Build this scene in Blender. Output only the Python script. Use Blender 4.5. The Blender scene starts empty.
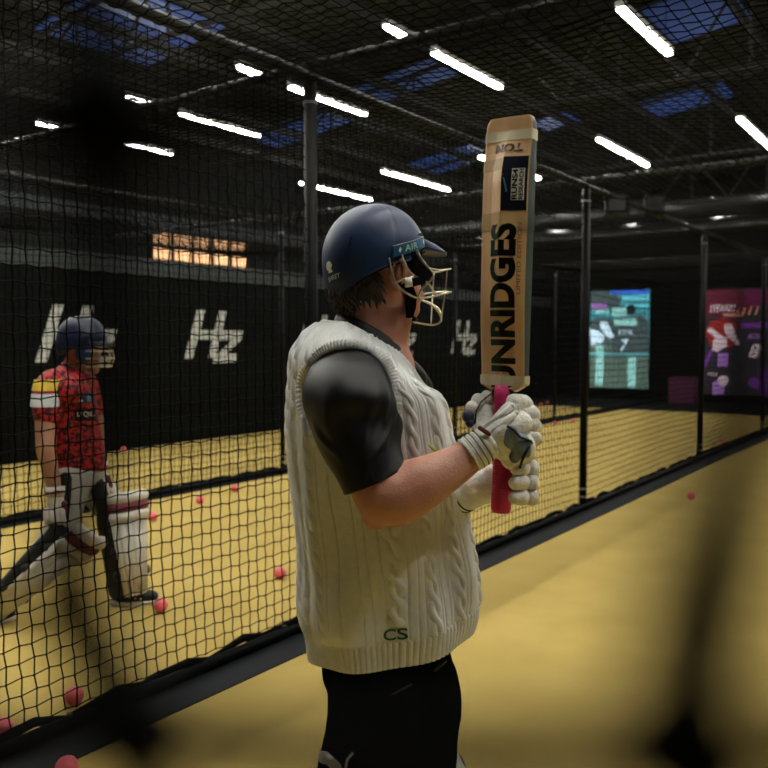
import bpy, bmesh, math, random
from mathutils import Vector, Matrix, noise
random.seed(7)
PI = math.pi
scene = bpy.context.scene
C = scene.collection
# ------------------------------------------------------------------ camera
F_PX, CAM_H = 826.0, 1.5
YAW, PITCH = math.radians(35.72), math.radians(2.98)
cam_data = bpy.data.cameras.new('camera')
cam = bpy.data.objects.new('camera', cam_data); C.objects.link(cam)
cam.location = (0, 0, CAM_H)
cam.rotation_euler = (PI/2 - PITCH, 0, YAW)
cam_data.sensor_width = 36.0; cam_data.lens = 36.0*F_PX/768
cam_data.clip_start = 0.01; cam_data.clip_end = 100
cam_data.dof.use_dof = True; cam_data.dof.focus_distance = 2.05; cam_data.dof.aperture_fstop = 4.2
scene.camera = cam
# ------------------------------------------------------------------ world, exposure
world = bpy.data.worlds.new('world'); scene.world = world; world.use_nodes = True
world.node_tree.nodes['Background'].inputs[0].default_value = (0.22, 0.32, 0.6, 1)
world.node_tree.nodes['Background'].inputs[1].default_value = 0.25
scene.view_settings.view_transform = 'Standard'; scene.view_settings.look = 'None'
scene.view_settings.gamma = 1.0; scene.view_settings.use_curve_mapping = False
scene.view_settings.exposure = 2.1
LAMP = 30.0          # emission of the strip lights' diffusers

# ------------------------------------------------------------------ geometry of the view (pixel -> point in the hall)
RT = Vector((math.cos(YAW), math.sin(YAW), 0)); VW = Vector((-math.sin(YAW), math.cos(YAW), 0))
def ray(px, py):
    u = (384-py)/F_PX; fh = math.cos(PITCH)+u*math.sin(PITCH)
    return (px-384)/F_PX/fh, (u*math.cos(PITCH)-math.sin(PITCH))/fh      # lateral, vertical per metre of depth
def wpt(px, py, d):
    a, b = ray(px, py); return VW*d + RT*(a*d) + Vector((0, 0, CAM_H+b*d))
def on_z(px, py, z):
    a, b = ray(px, py); return wpt(px, py, (z-CAM_H)/b)
def on_x(px, py, X):
    p = wpt(px, py, 1); d = X/p.x; return wpt(px, py, d)
def on_y(px, py, Y):
    p = wpt(px, py, 1); return wpt(px, py, Y/p.y)

# ------------------------------------------------------------------ materials
MATS = {}
def mat(name, col, rough=.6, metal=0, var=.12, scale=20, bump=0, bscale=60, emit=None, estr=0, spec=.5, col2=None, sheen=0, alpha=1, hard=.2):
    if name in MATS: return MATS[name]
    m = bpy.data.materials.new(name); m.use_nodes = True; nt = m.node_tree; b = nt.nodes['Principled BSDF']
    tc = nt.nodes.new('ShaderNodeTexCoord')
    nz = nt.nodes.new('ShaderNodeTexNoise'); nz.inputs['Scale'].default_value = scale; nz.inputs['Detail'].default_value = 4
    nt.links.new(tc.outputs['Object'], nz.inputs['Vector'])
    rp = nt.nodes.new('ShaderNodeValToRGB'); rp.color_ramp.elements[0].position = .5-hard; rp.color_ramp.elements[1].position = .5+hard
    c2 = col2 or tuple(c*(1-var) for c in col)
    c1 = col if col2 else tuple(min(1, c*(1+var)) for c in col)
    rp.color_ramp.elements[0].color = (*c2, 1); rp.color_ramp.elements[1].color = (*c1, 1)
    nt.links.new(nz.outputs['Fac'], rp.inputs['Fac']); nt.links.new(rp.outputs['Color'], b.inputs['Base Color'])
    b.inputs['Roughness'].default_value = rough; b.inputs['Metallic'].default_value = metal
    b.inputs['Specular IOR Level'].default_value = spec
    if sheen: b.inputs['Sheen Weight'].default_value = sheen
    if alpha < 1: b.inputs['Alpha'].default_value = alpha
    if bump:
        n2 = nt.nodes.new('ShaderNodeTexNoise'); n2.inputs['Scale'].default_value = bscale; n2.inputs['Detail'].default_value = 3
        nt.links.new(tc.outputs['Object'], n2.inputs['Vector'])
        bp = nt.nodes.new('ShaderNodeBump'); bp.inputs['Strength'].default_value = bump; bp.inputs['Distance'].default_value = .01
        nt.links.new(n2.outputs['Fac'], bp.inputs['Height']); nt.links.new(bp.outputs['Normal'], b.inputs['Normal'])
    if emit:
        b.inputs['Emission Color'].default_value = (*emit, 1); b.inputs['Emission Strength'].default_value = estr
    MATS[name] = m; return m

# ------------------------------------------------------------------ object helpers
def tag(o, label=None, cat=None, group=None, kind=None):
    if label: o['label'] = label
    if cat: o['category'] = cat
    if group: o['group'] = group
    if kind: o['kind'] = kind
    return o
def empty(name, loc=(0,0,0), rz=0, label=None, cat=None, group=None):
    o = bpy.data.objects.new(name, None); C.objects.link(o); o.location = loc; o.rotation_euler = (0,0,rz)
    o.empty_display_size = .1
    return tag(o, label, cat, group)
def link_mesh(name, me, m, parent=None, smooth=False):
    o = bpy.data.objects.new(name, me); C.objects.link(o)
    if m and not me.materials: me.materials.append(m)
    if parent: o.parent = parent
    if smooth:
        me.polygons.foreach_set('use_smooth', [True]*len(me.polygons))
    return o
def mesh_obj(name, vs, fs, m, parent=None, smooth=False, mods=None):
    me = bpy.data.meshes.new(name); me.from_pydata([tuple(v) for v in vs], [], fs); me.update()
    if isinstance(m, (list, tuple)):
        for x in m: me.materials.append(x)
        m = None
    return link_mesh(name, me, m, parent, smooth)
class MB:
    """collects boxes, tubes and lofts, builds them as one mesh"""
    def __init__(s): s.v = []; s.f = []
    def add(s, vs, fs):
        k = len(s.v); s.v += [Vector(v) for v in vs]; s.f += [tuple(i+k for i in f) for f in fs]; return s
    def box(s, lo, hi, M=None):
        vs = [Vector((x, y, z)) for x in (lo[0], hi[0]) for y in (lo[1], hi[1]) for z in (lo[2], hi[2])]
        if M: vs = [M @ v for v in vs]
        return s.add(vs, [(0,1,3,2),(4,6,7,5),(0,4,5,1),(2,3,7,6),(0,2,6,4),(1,5,7,3)])
    def tube(s, pts, r, n=8, cap=True, closed=False, flat=1.0):
        pts = [Vector(p) for p in pts]; N = len(pts); vs = []; fs = []
        rs = r if isinstance(r, (list, tuple)) else [r]*N
        up = None
        for i, p in enumerate(pts):
            a = pts[(i-1) % N] if (closed or i > 0) else p; b = pts[(i+1) % N] if (closed or i < N-1) else p
            t = (b-a).normalized()
            if up is None:
                up = Vector((0,0,1)) if abs(t.z) < .9 else Vector((1,0,0))
            e1 = (up - t*up.dot(t)).normalized(); e2 = t.cross(e1); up = e1
            for k in range(n):
                an = 2*PI*k/n; vs.append(p + (e1*math.cos(an) + e2*math.sin(an)*flat)*rs[i])
        M = N if closed else N-1
        for i in range(M):
            j = (i+1) % N
            for k in range(n):
                l = (k+1) % n; fs.append((i*n+k, i*n+l, j*n+l, j*n+k))
        if cap and not closed: fs.append(tuple(range(n))[::-1]); fs.append(tuple((N-1)*n+k for k in range(n)))
        return s.add(vs, fs)
    def ball(s, c, r, n=16, M=None):
        c = Vector(c); rr = r if hasattr(r, '__len__') else (r, r, r); vs = [Vector((0,0,1))]; h = n//2
        for i in range(1, h):
            for k in range(n):
                a = PI*i/h; b = 2*PI*k/n; vs.append(Vector((math.sin(a)*math.cos(b), math.sin(a)*math.sin(b), math.cos(a))))
        vs.append(Vector((0,0,-1))); fs = []
        for k in range(n):
            fs.append((0, 1+k, 1+(k+1) % n)); fs.append((len(vs)-1, 1+(h-2)*n+(k+1) % n, 1+(h-2)*n+k))
            for i in range(h-2): fs.append((1+i*n+k, 1+(i+1)*n+k, 1+(i+1)*n+(k+1) % n, 1+i*n+(k+1) % n))
        vs = [Vector((v.x*rr[0], v.y*rr[1], v.z*rr[2])) for v in vs]
        if M: vs = [M @ v for v in vs]
        return s.add([v+c for v in vs], fs)
    def cone(s, p, q, r1, r2, n=14):
        """capsule with two radii: rounded ends"""
        p, q = Vector(p), Vector(q); s.ball(p, r1, n); s.ball(q, r2, n)
        if (q-p).length > 1e-4: s.tube([p, q], [r1, r2], n)
        return s
    def chain(s, pts):
        for a, b in zip(pts, pts[1:]): s.cone(a[0], b[0], a[1], b[1])
        return s
    def grid(s, rows, wrap=True):
        n = len(rows[0]); vs = [v for r in rows for v in r]; fs = []
        for i in range(len(rows)-1):
            for k in range(n if wrap else n-1):
                l = (k+1) % n; fs.append((i*n+k, i*n+l, (i+1)*n+l, (i+1)*n+k))
        return s.add(vs, fs)
    def build(s, name, m, parent=None, smooth=False): return mesh_obj(name, s.v, s.f, m, parent, smooth)
    def blob(s, name, m, parent=None, voxel=.006, it=6):
        """fuse everything into one continuous smooth skin"""
        me = bpy.data.meshes.new('t'); me.from_pydata([tuple(v) for v in s.v], [], s.f); me.update()
        bm = bmesh.new(); bm.from_mesh(me); bmesh.ops.recalc_face_normals(bm, faces=bm.faces); bm.to_mesh(me); bm.free()
        o = bpy.data.objects.new('t', me); C.objects.link(o)
        r = o.modifiers.new('r', 'REMESH'); r.mode = 'VOXEL'; r.voxel_size = voxel
        sm = o.modifiers.new('s', 'SMOOTH'); sm.factor = .5; sm.iterations = it
        dg = bpy.context.evaluated_depsgraph_get(); dg.update()
        nm = bpy.data.meshes.new_from_object(o.evaluated_get(dg)); nm.name = name
        bpy.data.objects.remove(o); bpy.data.meshes.remove(me)
        nm.materials.clear()
        return link_mesh(name, nm, m, parent, True)
def flat_poly(mb, pts, n, t):
    """extruded polygon: outline pts, along n by t"""
    k = len(pts); pts = [Vector(p) for p in pts]; n = Vector(n)
    mb.add(pts+[p+n*t for p in pts], [tuple(range(k))[::-1], tuple(range(k, 2*k))]+[(i, (i+1) % k, k+(i+1) % k, k+i) for i in range(k)])
def text_mesh(body, width=None, height=None, bold=.0, ext=.0, shear=0, spacing=1.0, mirror=False):
    cu = bpy.data.curves.new('t', 'FONT'); cu.body = body; cu.size = 1; cu.offset = bold; cu.extrude = ext
    cu.align_x = 'CENTER'; cu.align_y = 'CENTER'; cu.shear = shear; cu.space_character = spacing; cu.resolution_u = 4
    o = bpy.data.objects.new('t', cu); C.objects.link(o)
    dg = bpy.context.evaluated_depsgraph_get(); dg.update()
    me = bpy.data.meshes.new_from_object(o.evaluated_get(dg)); bpy.data.objects.remove(o)
    xs = [v.co.x for v in me.vertices]; ys = [v.co.y for v in me.vertices]
    cx, cy = (min(xs)+max(xs))/2, (min(ys)+max(ys))/2
    sx = width/(max(xs)-min(xs)) if width else 1; sy = height/(max(ys)-min(ys)) if height else sx
    if not width: sx = sy
    for v in me.vertices: v.co = Vector(((v.co.x-cx)*sx, (v.co.y-cy)*sy, v.co.z))
    return me
def text_on(name, body, m, parent, fn, width=None, height=None, cuts=(), sub=0, **kw):
    """flat lettering laid on a surface: fn(u, v) -> point"""
    me = text_mesh(body, width, height, **kw)
    bm = bmesh.new(); bm.from_mesh(me)
    for c in cuts:
        bmesh.ops.bisect_plane(bm, geom=bm.verts[:]+bm.edges[:]+bm.faces[:], plane_co=(c, 0, 0), plane_no=(1, 0, 0))
    if sub:
        lo = min(v.co.x for v in bm.verts); hi = max(v.co.x for v in bm.verts)
        for i in range(1, sub):
            bmesh.ops.bisect_plane(bm, geom=bm.verts[:]+bm.edges[:]+bm.faces[:], plane_co=(lo+(hi-lo)*i/sub, 0, 0), plane_no=(1, 0, 0))
    for v in bm.verts: v.co = fn(v.co.x, v.co.y)
    bm.to_mesh(me); bm.free(); me.materials.clear(); me.name = name
    return link_mesh(name, me, m, parent)
def lerp_table(tb, x):
    """rows sorted by descending key; smooth interpolation"""
    if x >= tb[0][0]: return tb[0][1:]
    if x <= tb[-1][0]: return tb[-1][1:]
    for i in range(len(tb)-1):
        if tb[i][0] >= x >= tb[i+1][0]:
            t = (tb[i][0]-x)/(tb[i][0]-tb[i+1][0])
            a = tb[max(i-1, 0)][1:]; b = tb[i][1:]; c = tb[i+1][1:]; d = tb[min(i+2, len(tb)-1)][1:]
            return tuple(.5*((2*q)+(-p+r)*t+(2*p-5*q+4*r-s)*t*t+(-p+3*q-3*r+s)*t**3) for p, q, r, s in zip(a, b, c, d))

def sm(a, b, x):
    t = min(1, max(0, (x-a)/(b-a))); return t*t*(3-2*t)
# ------------------------------------------------------------------ palette
M_turf = mat('turf', (.52,.385,.125), .95, var=.10, scale=2.2, bump=.6, bscale=420, col2=(.45,.33,.10), spec=.1)
M_black_floor = mat('black_rubber', (.006,.007,.008), .9, spec=.15, bump=.4, bscale=300)
M_strip = mat('rubber_strip', (.010,.012,.015), .8, bump=.3, bscale=200, spec=.2)
M_steel = mat('black_steel', (.0022,.0026,.003), .5, metal=.0, spec=.10, var=.2)
M_rail = mat('rail_steel', (.035,.038,.038), .35, metal=.6, var=.25)
M_net = mat('net_cord', (.0028,.003,.003), .85, spec=.03)
M_sheet = mat('black_sheeting', (.0032,.0036,.0036), .85, spec=.06, var=.25, scale=3, bump=.3, bscale=6)
M_band = mat('grey_band', (.016,.021,.023), .8)
M_logo = mat('white_print', (.42,.43,.41), .7, var=.15, scale=14)
M_wall = mat('dark_cladding', (.005,.0055,.0055), .85, var=.3, scale=2, spec=.1)
M_roof = mat('roof_sheet', (.032,.031,.018), .8, spec=.2, var=.25, scale=1.2)
M_truss = mat('truss_steel', (.022,.021,.017), .7)
M_sky = mat('skylight_panel', (.05,.08,.2), .4, emit=(.04,.09,.34), estr=.07)
M_lamp = mat('lamp_diffuser', (.9,.9,.85), .5, emit=(1,.97,.86), estr=LAMP)
M_lampbody = mat('lamp_body', (.5,.5,.48), .5)
M_ball = mat('pink_ball', (.78,.13,.16), .55, var=.12, scale=40, bump=.2, bscale=200)
# ================================================================== THE HALL
NX, NX2, WX = -2.80, -6.38, -9.5       # near lane net, second lane net, black printed wall
YE, YT, ZN = 21.0, 17.7, 2.79             # end wall of the cages, end of the turf, height of the cages
def struct(name, mb, m, parent=None):
    o = mb.build(name, m, parent)
    if not parent: o['kind'] = 'structure'
    return o
struct('floor', MB().box((-16.5,-4,-.2), (5,31,0)), M_black_floor)
def turf_lane(x0, x1, y1, lab):
    return tag(MB().box((x0,-3,.0), (x1,y1,.012)).build('turf_mat', M_turf), lab, 'artificial turf', 'yellow turf lanes')
turf_lane(NX+.235, 2.6, YT+.6, 'yellow artificial turf of the near batting lane, under the man in the white vest')
turf_lane(NX2+.14, NX-.05, YT, 'yellow artificial turf of the middle lane, under the player in red')
turf_lane(WX+.05, NX2-.12, YT, 'yellow artificial turf of the far lane beside the black printed wall')
# rubber strip along the near net
tag(MB().box((NX-.04,-3,0), (NX+.235,YE,.018)).build('rubber_strip', M_strip), 'dark rubber strip on the floor along the foot of the nearest net', 'floor strip')
# outer building
struct('wall_left', MB().box((-15.3,-4,0), (-15.1,31,6.3)), M_wall)
struct('wall_back', MB().box((-15.3,30,0), (5,30.2,7.6)), M_wall)
struct('wall_right', MB().box((4.6,-4,0), (4.8,31,7.2)), M_wall)
struct('wall_front', MB().box((-15.3,-4.2,0), (5,-4,7.6)), M_wall)
# corrugated gable roof: ridge along Y
RIDGE_X = -3.5
def roof_z(x): return 7.7-.13*abs(x-RIDGE_X)
rb = MB(); rows = []
n = 420
for i in range(n+1):
    x = -15.3+20.1*i/n; z = roof_z(x)
    rows.append([Vector((x,-4.2,z)), Vector((x,30.2,z))])
rb.grid(rows, wrap=False)
rb.v = [v for v in rb.v]
# ribs of the sheeting run down the slope
for k in range(110):
    y = -4+34*k/110
    for (xa, xb) in ((-15.3, RIDGE_X), (RIDGE_X, 4.8)):
        za, zb = roof_z(xa)-.05, roof_z(xb)-.05
        rb.add([(xa,y,za),(xb,y,zb),(xb,y+.09,zb),(xa,y+.09,za),(xa,y+.02,za+.05),(xb,y+.02,zb+.05),(xb,y+.07,zb+.05),(xa,y+.07,za+.05)],
               [(0,3,2,1),(0,1,5,4),(3,7,6,2)])
roof = struct('ceiling', rb, M_roof)
for k in range(13):
    x = -14.6+1.55*k
    if x < 4.5: MB().box((x-.04,-4,roof_z(x)-.24), (x+.04,30,roof_z(x)-.06)).build('purlin', M_truss, roof)
# skylights: translucent bands running down the slope
for (y0, y1, x0, x1) in ((14.0,15.2,-14.1,-11.7), (13.7,14.8,-11.0,-8.8), (19.2,20.8,-13,-10.4), (19.0,20,-9.2,-8.3), (7.7,9.9,-12.4,-10.4), (15.0,17.0,-5.1,-3.7), (8.2,9.2,-8.4,-7.2), (20,21.5,-7,-5)):
    MB().add([(x0,y0,roof_z(x0)-.07),(x1,y0,roof_z(x1)-.07),(x1,y1,roof_z(x1)-.07),(x0,y1,roof_z(x0)-.07),
              (x0,y0,roof_z(x0)-.03),(x1,y0,roof_z(x1)-.03),(x1,y1,roof_z(x1)-.03),(x0,y1,roof_z(x0)-.03)],
             [(0,1,2,3),(7,6,5,4),(0,4,5,1),(1,5,6,2),(2,6,7,3),(3,7,4,0)]).build('skylight', M_sky, roof)
# roof trusses across the hall
def truss(y, lab):
    t = empty('roof_truss', (-5,y,5.6), 0, lab, 'roof truss', 'steel trusses under the roof')
    def L(x, z): return Vector((x+5, 0, z-5.6))
    zb = 5.65
    MB().tube([L(-15,zb), L(4.5,zb)], .05, 6).build('bottom_chord', M_truss, t)
    MB().tube([L(-15,roof_z(-15)-.3), L(RIDGE_X,roof_z(RIDGE_X)-.3), L(4.5,roof_z(4.5)-.3)], .05, 6).build('top_chord', M_truss, t)
    xs = [-14.2+2.05*i for i in range(10)]
    for i, x in enumerate(xs[:-1]):
        xm = x+1.02
        for a, b in ((L(x,zb), L(xm,roof_z(xm)-.3)), (L(xm,roof_z(xm)-.3), L(x+2.05,zb)), (L(xm,roof_z(xm)-.3), L(xm,zb))):
            MB().tube([a, b], .028, 6).build('web_bar', M_truss, t)
for y, l in ((7.6,'nearest steel roof truss crossing above the cages'), (13.6,'second steel roof truss crossing above the cages'), (19.4,'third steel roof truss, beyond the far strip lights'), (25.4,'farthest steel roof truss near the back of the hall')): truss(y, l)
# ducts / beams across the far hall
for (y, z, r, lab) in ((17.2,4.15,.16,'long dark round duct crossing the hall beyond the bat'), (22.5,4.5,.2,'farther dark duct crossing high at the end of the hall'), (26.5,4.0,.16,'lowest distant duct crossing the end of the hall')):
    tag(MB().tube([(-15,y,z),(4.5,y,z)], r, 14).build('air_duct', M_rail, None, True), lab, 'duct', 'ducts across the hall')
# gallery beams along the left wall (pale bands behind the second net)
for (x, z, h, lab) in ((-12.6,3.64,.24,'upper pale beam along the left wall of the hall'), (-12.6,2.68,.36,'lower pale beam along the left wall above the printed sheeting')):
    tag(MB().box((x-.15,-3,z), (x,29,z+h)).build('wall_beam', M_band), lab, 'beam')
# strip lights
mods = ((.6,2.6), (3.0,5.0), (7.95,8.6), (8.98,10.8), (14.55,16.35), (16.5,17.3), (22.4,24.2))
rows_l = ((-3.3,'over the near lane net'), (-5.7,'over the middle lane'), (-8.13,'over the far lane'), (-10.5,'behind the printed wall'), (-12.85,'nearest the left wall'), (-.9,'over the near lane'), (1.5,'above the near lane edge'))
ordn = ('first','second','third','fourth','fifth','sixth','last')
proto = None
for X, where in rows_l:
    for k, (y0, y1) in enumerate(mods):
        L = y1-y0; t = empty('strip_light', (X, (y0+y1)/2, 5.14), 0, '%s white strip light of the row %s, counted from the camera' % (ordn[k], where), 'ceiling light', 'strip lights under the roof')
        MB().box((-.05,-L/2,.02), (.05,L/2,.08)).build('housing', M_lampbody, t)
        MB().box((-.036,-L/2+.02,-.02), (.036,L/2-.02,.02)).build('diffuser', M_lamp, t)
        for s in (-1, 1): MB().tube([(0,s*L*.4,.07), (0,s*L*.4,roof_z(X)-5.14+.01)], .006, 5).build('hanging_wire', M_steel, t)
# ------------------------------------------------------------------ black printed wall with the logos
pw = tag(MB().box((WX-.08,-1,0), (WX,YE,2.42)).build('partition_wall', M_sheet), 'long black sheeted wall printed with white Hz logos beyond the far lane', 'partition wall')
MB().box((WX-.1,-1,2.42), (WX+.02,YE,2.66)).build('top_band', M_band, pw)
def hz_logo(cy, cz, s=1.0, m=M_logo):
    # u along +Y, v up; metres
    K = [ [(-.60,-.36),(-.43,-.36),(-.15,.42),(-.32,.42)],            # left stroke of the H
          [(-.10,-.36),(.06,-.36),(.32,.42),(.15,.42)],              # right stroke
          [(-.38,-.06),(.64,-.06),(.70,.10),(-.33,.10)],             # bar running on into the z
          [(.08,-.31),(.27,-.31),(.67,-.04),(.47,-.04)],                # z diagonal
          [(.0,-.44),(.50,-.44),(.56,-.29),(.05,-.29)] ]
    mb = MB()
    for i, q in enumerate(K):
        flat_poly(mb, [(WX+.001, cy+u*s, cz+v*s) for u, v in q], (1,0,0), .006+.001*i)
    return mb.build('printed_logo', m, pw)
for cy in (6.35, 8.72, 11.2, 13.7, 16.3, 18.9): hz_logo(cy, 1.57, .93)
# end wall of the cages (black sheeting) with two lit pictures
ew = tag(MB().box((WX,YE,0), (2.9,YE+.08,3.05)).build('end_sheeting', M_sheet), 'black sheeting closing the far end of the cages behind the lit pictures', 'partition wall')
def em(name, c, s=1.0): return mat(name, tuple(x*.1 for x in c), .6, emit=c, estr=s*(.36 if any(k in name for k in ('maroon','red','pale','purple','lilac','dark','magenta','orange')) else .46), var=.3, scale=2)
E_teal = em('picture_teal', (.045,.22,.26)); E_teal2 = em('picture_cyan', (.10,.50,.60)); E_dk = em('picture_grey_teal', (.045,.07,.07)); E_wh = em('picture_white', (.55,.75,.85)); E_bl = em('picture_blue', (.03,.12,.6)); E_grn = em('picture_green', (.075,.12,.095)); E_mint = em('picture_mint', (.25,.55,.5)); E_blk = em('picture_black', (.008,.012,.014))
E_mar = em('picture_maroon', (.09,.006,.02)); E_red = em('picture_red', (.22,.012,.012)); E_pk = em('picture_pale', (.55,.42,.45)); E_pur = em('picture_purple', (.13,.03,.22)); E_lil = em('picture_lilac', (.28,.13,.38)); E_dk2 = em('picture_dark', (.022,.016,.022)); E_mag = em('picture_magenta', (.11,.005,.045)); E_or = em('picture_orange', (.38,.16,.11))
def picture(x0, x1, z0, z1, lab, base):
    t = empty('lit_picture', ((x0+x1)/2, YE, z0), 0, lab, 'picture')
    MB().box((-(x1-x0)/2,-.03,0), ((x1-x0)/2,0,z1-z0)).build('screen', base, t)
    t['w'] = x1-x0; t['h'] = z1-z0
    return t, x1-x0, z1-z0
lay = [0]
def piece(t, w, h, pts, m, name='figure'):
    """polygon in picture coordinates 0..1 (left-right, top-down)"""
    lay[0] += 1
    mb = MB(); flat_poly(mb, [((u-.5)*w, -.0305-.0009*lay[0], (1-v)*h) for u, v in pts], (0,-1,0), .0006); mb.build(name, m, t)
def ell(cx, cy, rx, ry, n=18): return [(cx+rx*math.cos(2*PI*i/n), cy+ry*math.sin(2*PI*i/n)) for i in range(n)]
def rc(a, b, c, d): return [(a,b),(c,b),(c,d),(a,d)]
def ptext(t, w, h, body, u, v, width, height, m, shear=0, bold=.02):
    lay[0] += 1; k = lay[0]
    text_on('lettering', body, m, t, lambda a, b: Vector(((u-.5)*w+a, -.031-.0009*k, (1-v)*h+b)), width=width*w, height=height*h, shear=shear, bold=bold)
lay[0] = 0
t, w, h = picture(-8.36, -6.80, .28, 2.88, 'tall teal lit picture of two players seen from behind, on the far end wall', E_teal)
for q, m in ((rc(0,.45,1,1),E_grn), (rc(.35,.02,.98,.07),E_bl), (rc(.0,0,.33,.16),E_dk), (rc(.55,.08,1,.13),E_teal2), (rc(.6,.17,1,.20),E_teal2), (ell(.40,.15,.12,.09),E_dk), (ell(.70,.22,.08,.05),E_blk),
             (rc(.02,.15,.28,.21),E_lil), (rc(.1,.22,.34,.25),E_mint), (rc(.38,.2,.62,.28),E_mint),
             ([(.0,.33),(.12,.29),(.36,.31),(.42,.4),(.33,.55),(.0,.55)],E_dk), ([(.36,.33),(.55,.29),(.9,.28),(1,.36),(1,.68),(.4,.68)],E_dk),
             (rc(.42,.31,.80,.38),E_mint), ([(.17,.34),(.3,.34),(.43,.5),(.34,.51),(.2,.42)],E_wh), ([(.0,.40),(.12,.42),(.26,.48),(.22,.56),(.02,.57)],E_wh),
             (rc(.10,.58,.24,.98),E_mint), (rc(.66,.69,.80,.99),E_mint), (rc(0,.655,1,.665),E_teal2)):
    piece(t, w, h, q, m)
ptext(t, w, h, 'ROYAL', .62, .445, .24, .045, E_wh); ptext(t, w, h, '7', .60, .575, .15, .13, E_wh, shear=.3, bold=.03)
lay[0] = 0
t, w, h = picture(-5.42, -3.96, .2, 2.77, 'tall dim red and purple lit picture of players, at the end of the middle lane', E_dk2)
for q, m in ((rc(.0,0,1,.12),E_dk2), (rc(.6,.03,1,.2),E_mag), ([(0,.0),(.5,0),(.75,.2),(.5,.3),(0,.25)],E_mar), (ell(.88,.21,.09,.06),E_blk),
             (rc(.28,.24,.6,.27),E_or), ([(.5,.2),(.54,.2),(.5,.27),(.46,.27)],E_or), ([(.6,.19),(.64,.19),(.6,.27),(.56,.27)],E_or), ([(.7,.18),(.74,.18),(.7,.26),(.66,.26)],E_or), ([(.8,.18),(.84,.18),(.8,.26),(.76,.26)],E_or),
             ([(.0,.42),(.08,.31),(.3,.28),(.5,.33),(.55,.48),(.42,.56),(.1,.55)],E_red), (rc(.56,.33,.97,.38),E_pur), ([(.5,.4),(1,.38),(1,.72),(.5,.72)],E_dk2),
             ([(.03,.38),(.10,.37),(.34,.48),(.30,.53),(.05,.41)],E_pk), ([(.30,.34),(.43,.34),(.56,.53),(.50,.54),(.32,.42)],E_pk), ([(.14,.48),(.36,.46),(.36,.55),(.2,.60),(.12,.58)],E_pk),
             (rc(.22,.61,.38,.74),E_lil), ([(.0,.7),(.08,.58),(.15,.58),(.03,.75)],E_pur), ([(.15,.88),(.35,.83),(.33,1),(.14,1)],E_lil), (ell(.31,.87,.09,.05),E_pk), (ell(.78,.88,.09,.05),E_pur), (rc(.86,.74,.96,1),E_pur)):
    piece(t, w, h, q, m)
ptext(t, w, h, 'STEWART', .28, .19, .42, .07, E_pk, shear=.1); ptext(t, w, h, 'BROWN', .80, .455, .24, .045, E_lil); ptext(t, w, h, '8', .78, .59, .17, .13, E_pk, shear=.3, bold=.03)
ptext(t, w, h, 'YOU', .13, .81, .16, .035, E_pk); ptext(t, w, h, 'Y', .62, .81, .05, .035, E_pk)
# dim purple block at the foot of the end wall
tag(MB().box((-6.05,20.2,.0), (-5.45,20.9,.62)).build('storage_box', mat('plum_plastic', (.10,.015,.06), .5)), 'plum storage box standing left of the red and purple picture', 'box')
# lit office window high on the left wall
ow = empty('window_1', (-15.05,0,0)); ow['kind'] = 'structure'
a = on_x(150,237,-15.05); b = on_x(247,264,-15.05); za, zb2 = on_x(200,265,-15.05).z, on_x(200,238,-15.05).z
M_win = mat('lit_window', (.5,.3,.15), .6, emit=(.85,.42,.20), estr=.30, var=.4, scale=1.5)
MB().box((.0,a.y,za), (.02,b.y,zb2)).build('pane', M_win, ow)
fr = MB()
for k in range(6):
    y = a.y+(b.y-a.y)*k/5; fr.box((-.02,y-.04,za-.05), (.06,y+.04,zb2+.05))
fr.box((-.02,a.y,za-.08), (.06,b.y,za)); fr.box((-.02,a.y,zb2), (.06,b.y,zb2+.08)); fr.build('frame', M_steel, ow)
# ================================================================== CAGE NETS
def net_mesh(nodes, nu, nv, r, rk, skip=None):
    """nodes[i][j] world points; cords are thin three-sided prisms with a knot at every crossing"""
    vs = []; fs = []
    def seg(a, b, rr):
        t = (b-a); L = t.length
        if L < 1e-6: return
        t /= L; e = Vector((0,0,1)) if abs(t.z) < .8 else Vector((1,0,0)); e1 = t.cross(e).normalized(); e2 = t.cross(e1)
        k = len(vs)
        for p in (a, b):
            for q in range(3):
                an = 2*PI*q/3; vs.append(p+(e1*math.cos(an)+e2*math.sin(an))*rr)
        fs.extend(((k,k+1,k+4,k+3),(k+1,k+2,k+5,k+4),(k+2,k,k+3,k+5)))
    for i in range(nu):
        for j in range(nv):
            p = nodes[i][j]
            if i < nu-1: seg(p, nodes[i+1][j], r)
            if j < nv-1: seg(p, nodes[i][j+1], r)
            if rk:
                k = len(vs)
                for d in ((rk,0,0),(-rk,0,0),(0,rk,0),(0,-rk,0),(0,0,rk*1.3),(0,0,-rk*1.3)): vs.append(p+Vector(d))
                for f in ((0,2,4),(2,1,4),(1,3,4),(3,0,4),(2,0,5),(1,2,5),(3,1,5),(0,3,5)): fs.append(tuple(k+q for q in f))
    return vs, fs
def hung_net(X, y0, y1, z0, z1, du, dv, r, rk, seed):
    nu, nv = int((y1-y0)/du), int((z1-z0)/dv)+1; N = []
    for i in range(nu):
        col = []
        for j in range(nv):
            y = y0+i*du; z = z1-(z1-z0)*j/(nv-1)
            h = (z-z0)/(z1-z0)
            zig = .006*(1 if (i+j) % 2 else -1)
            nz = noise.noise(Vector((y*.7, z*.9, seed)))*.045
            sk = .012*(i % 2)                                       # every other knot sits higher: a diamond lean
            y2 = y + .16*(1-h)*0 + noise.noise(Vector((y*.5, z*1.1, seed+9)))*.03 + zig*.5
            z2 = z + noise.noise(Vector((y*.8, z*.6, seed+4)))*.03*(1 if 0 < j < nv-1 else 0) + zig*.6
            bx = math.sin(PI*h)*.05*math.sin(y*1.67+seed)
            col.append(Vector((X+nz*.6+bx, y2, z2)))
        N.append(col)
    return N, nu, nv
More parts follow.
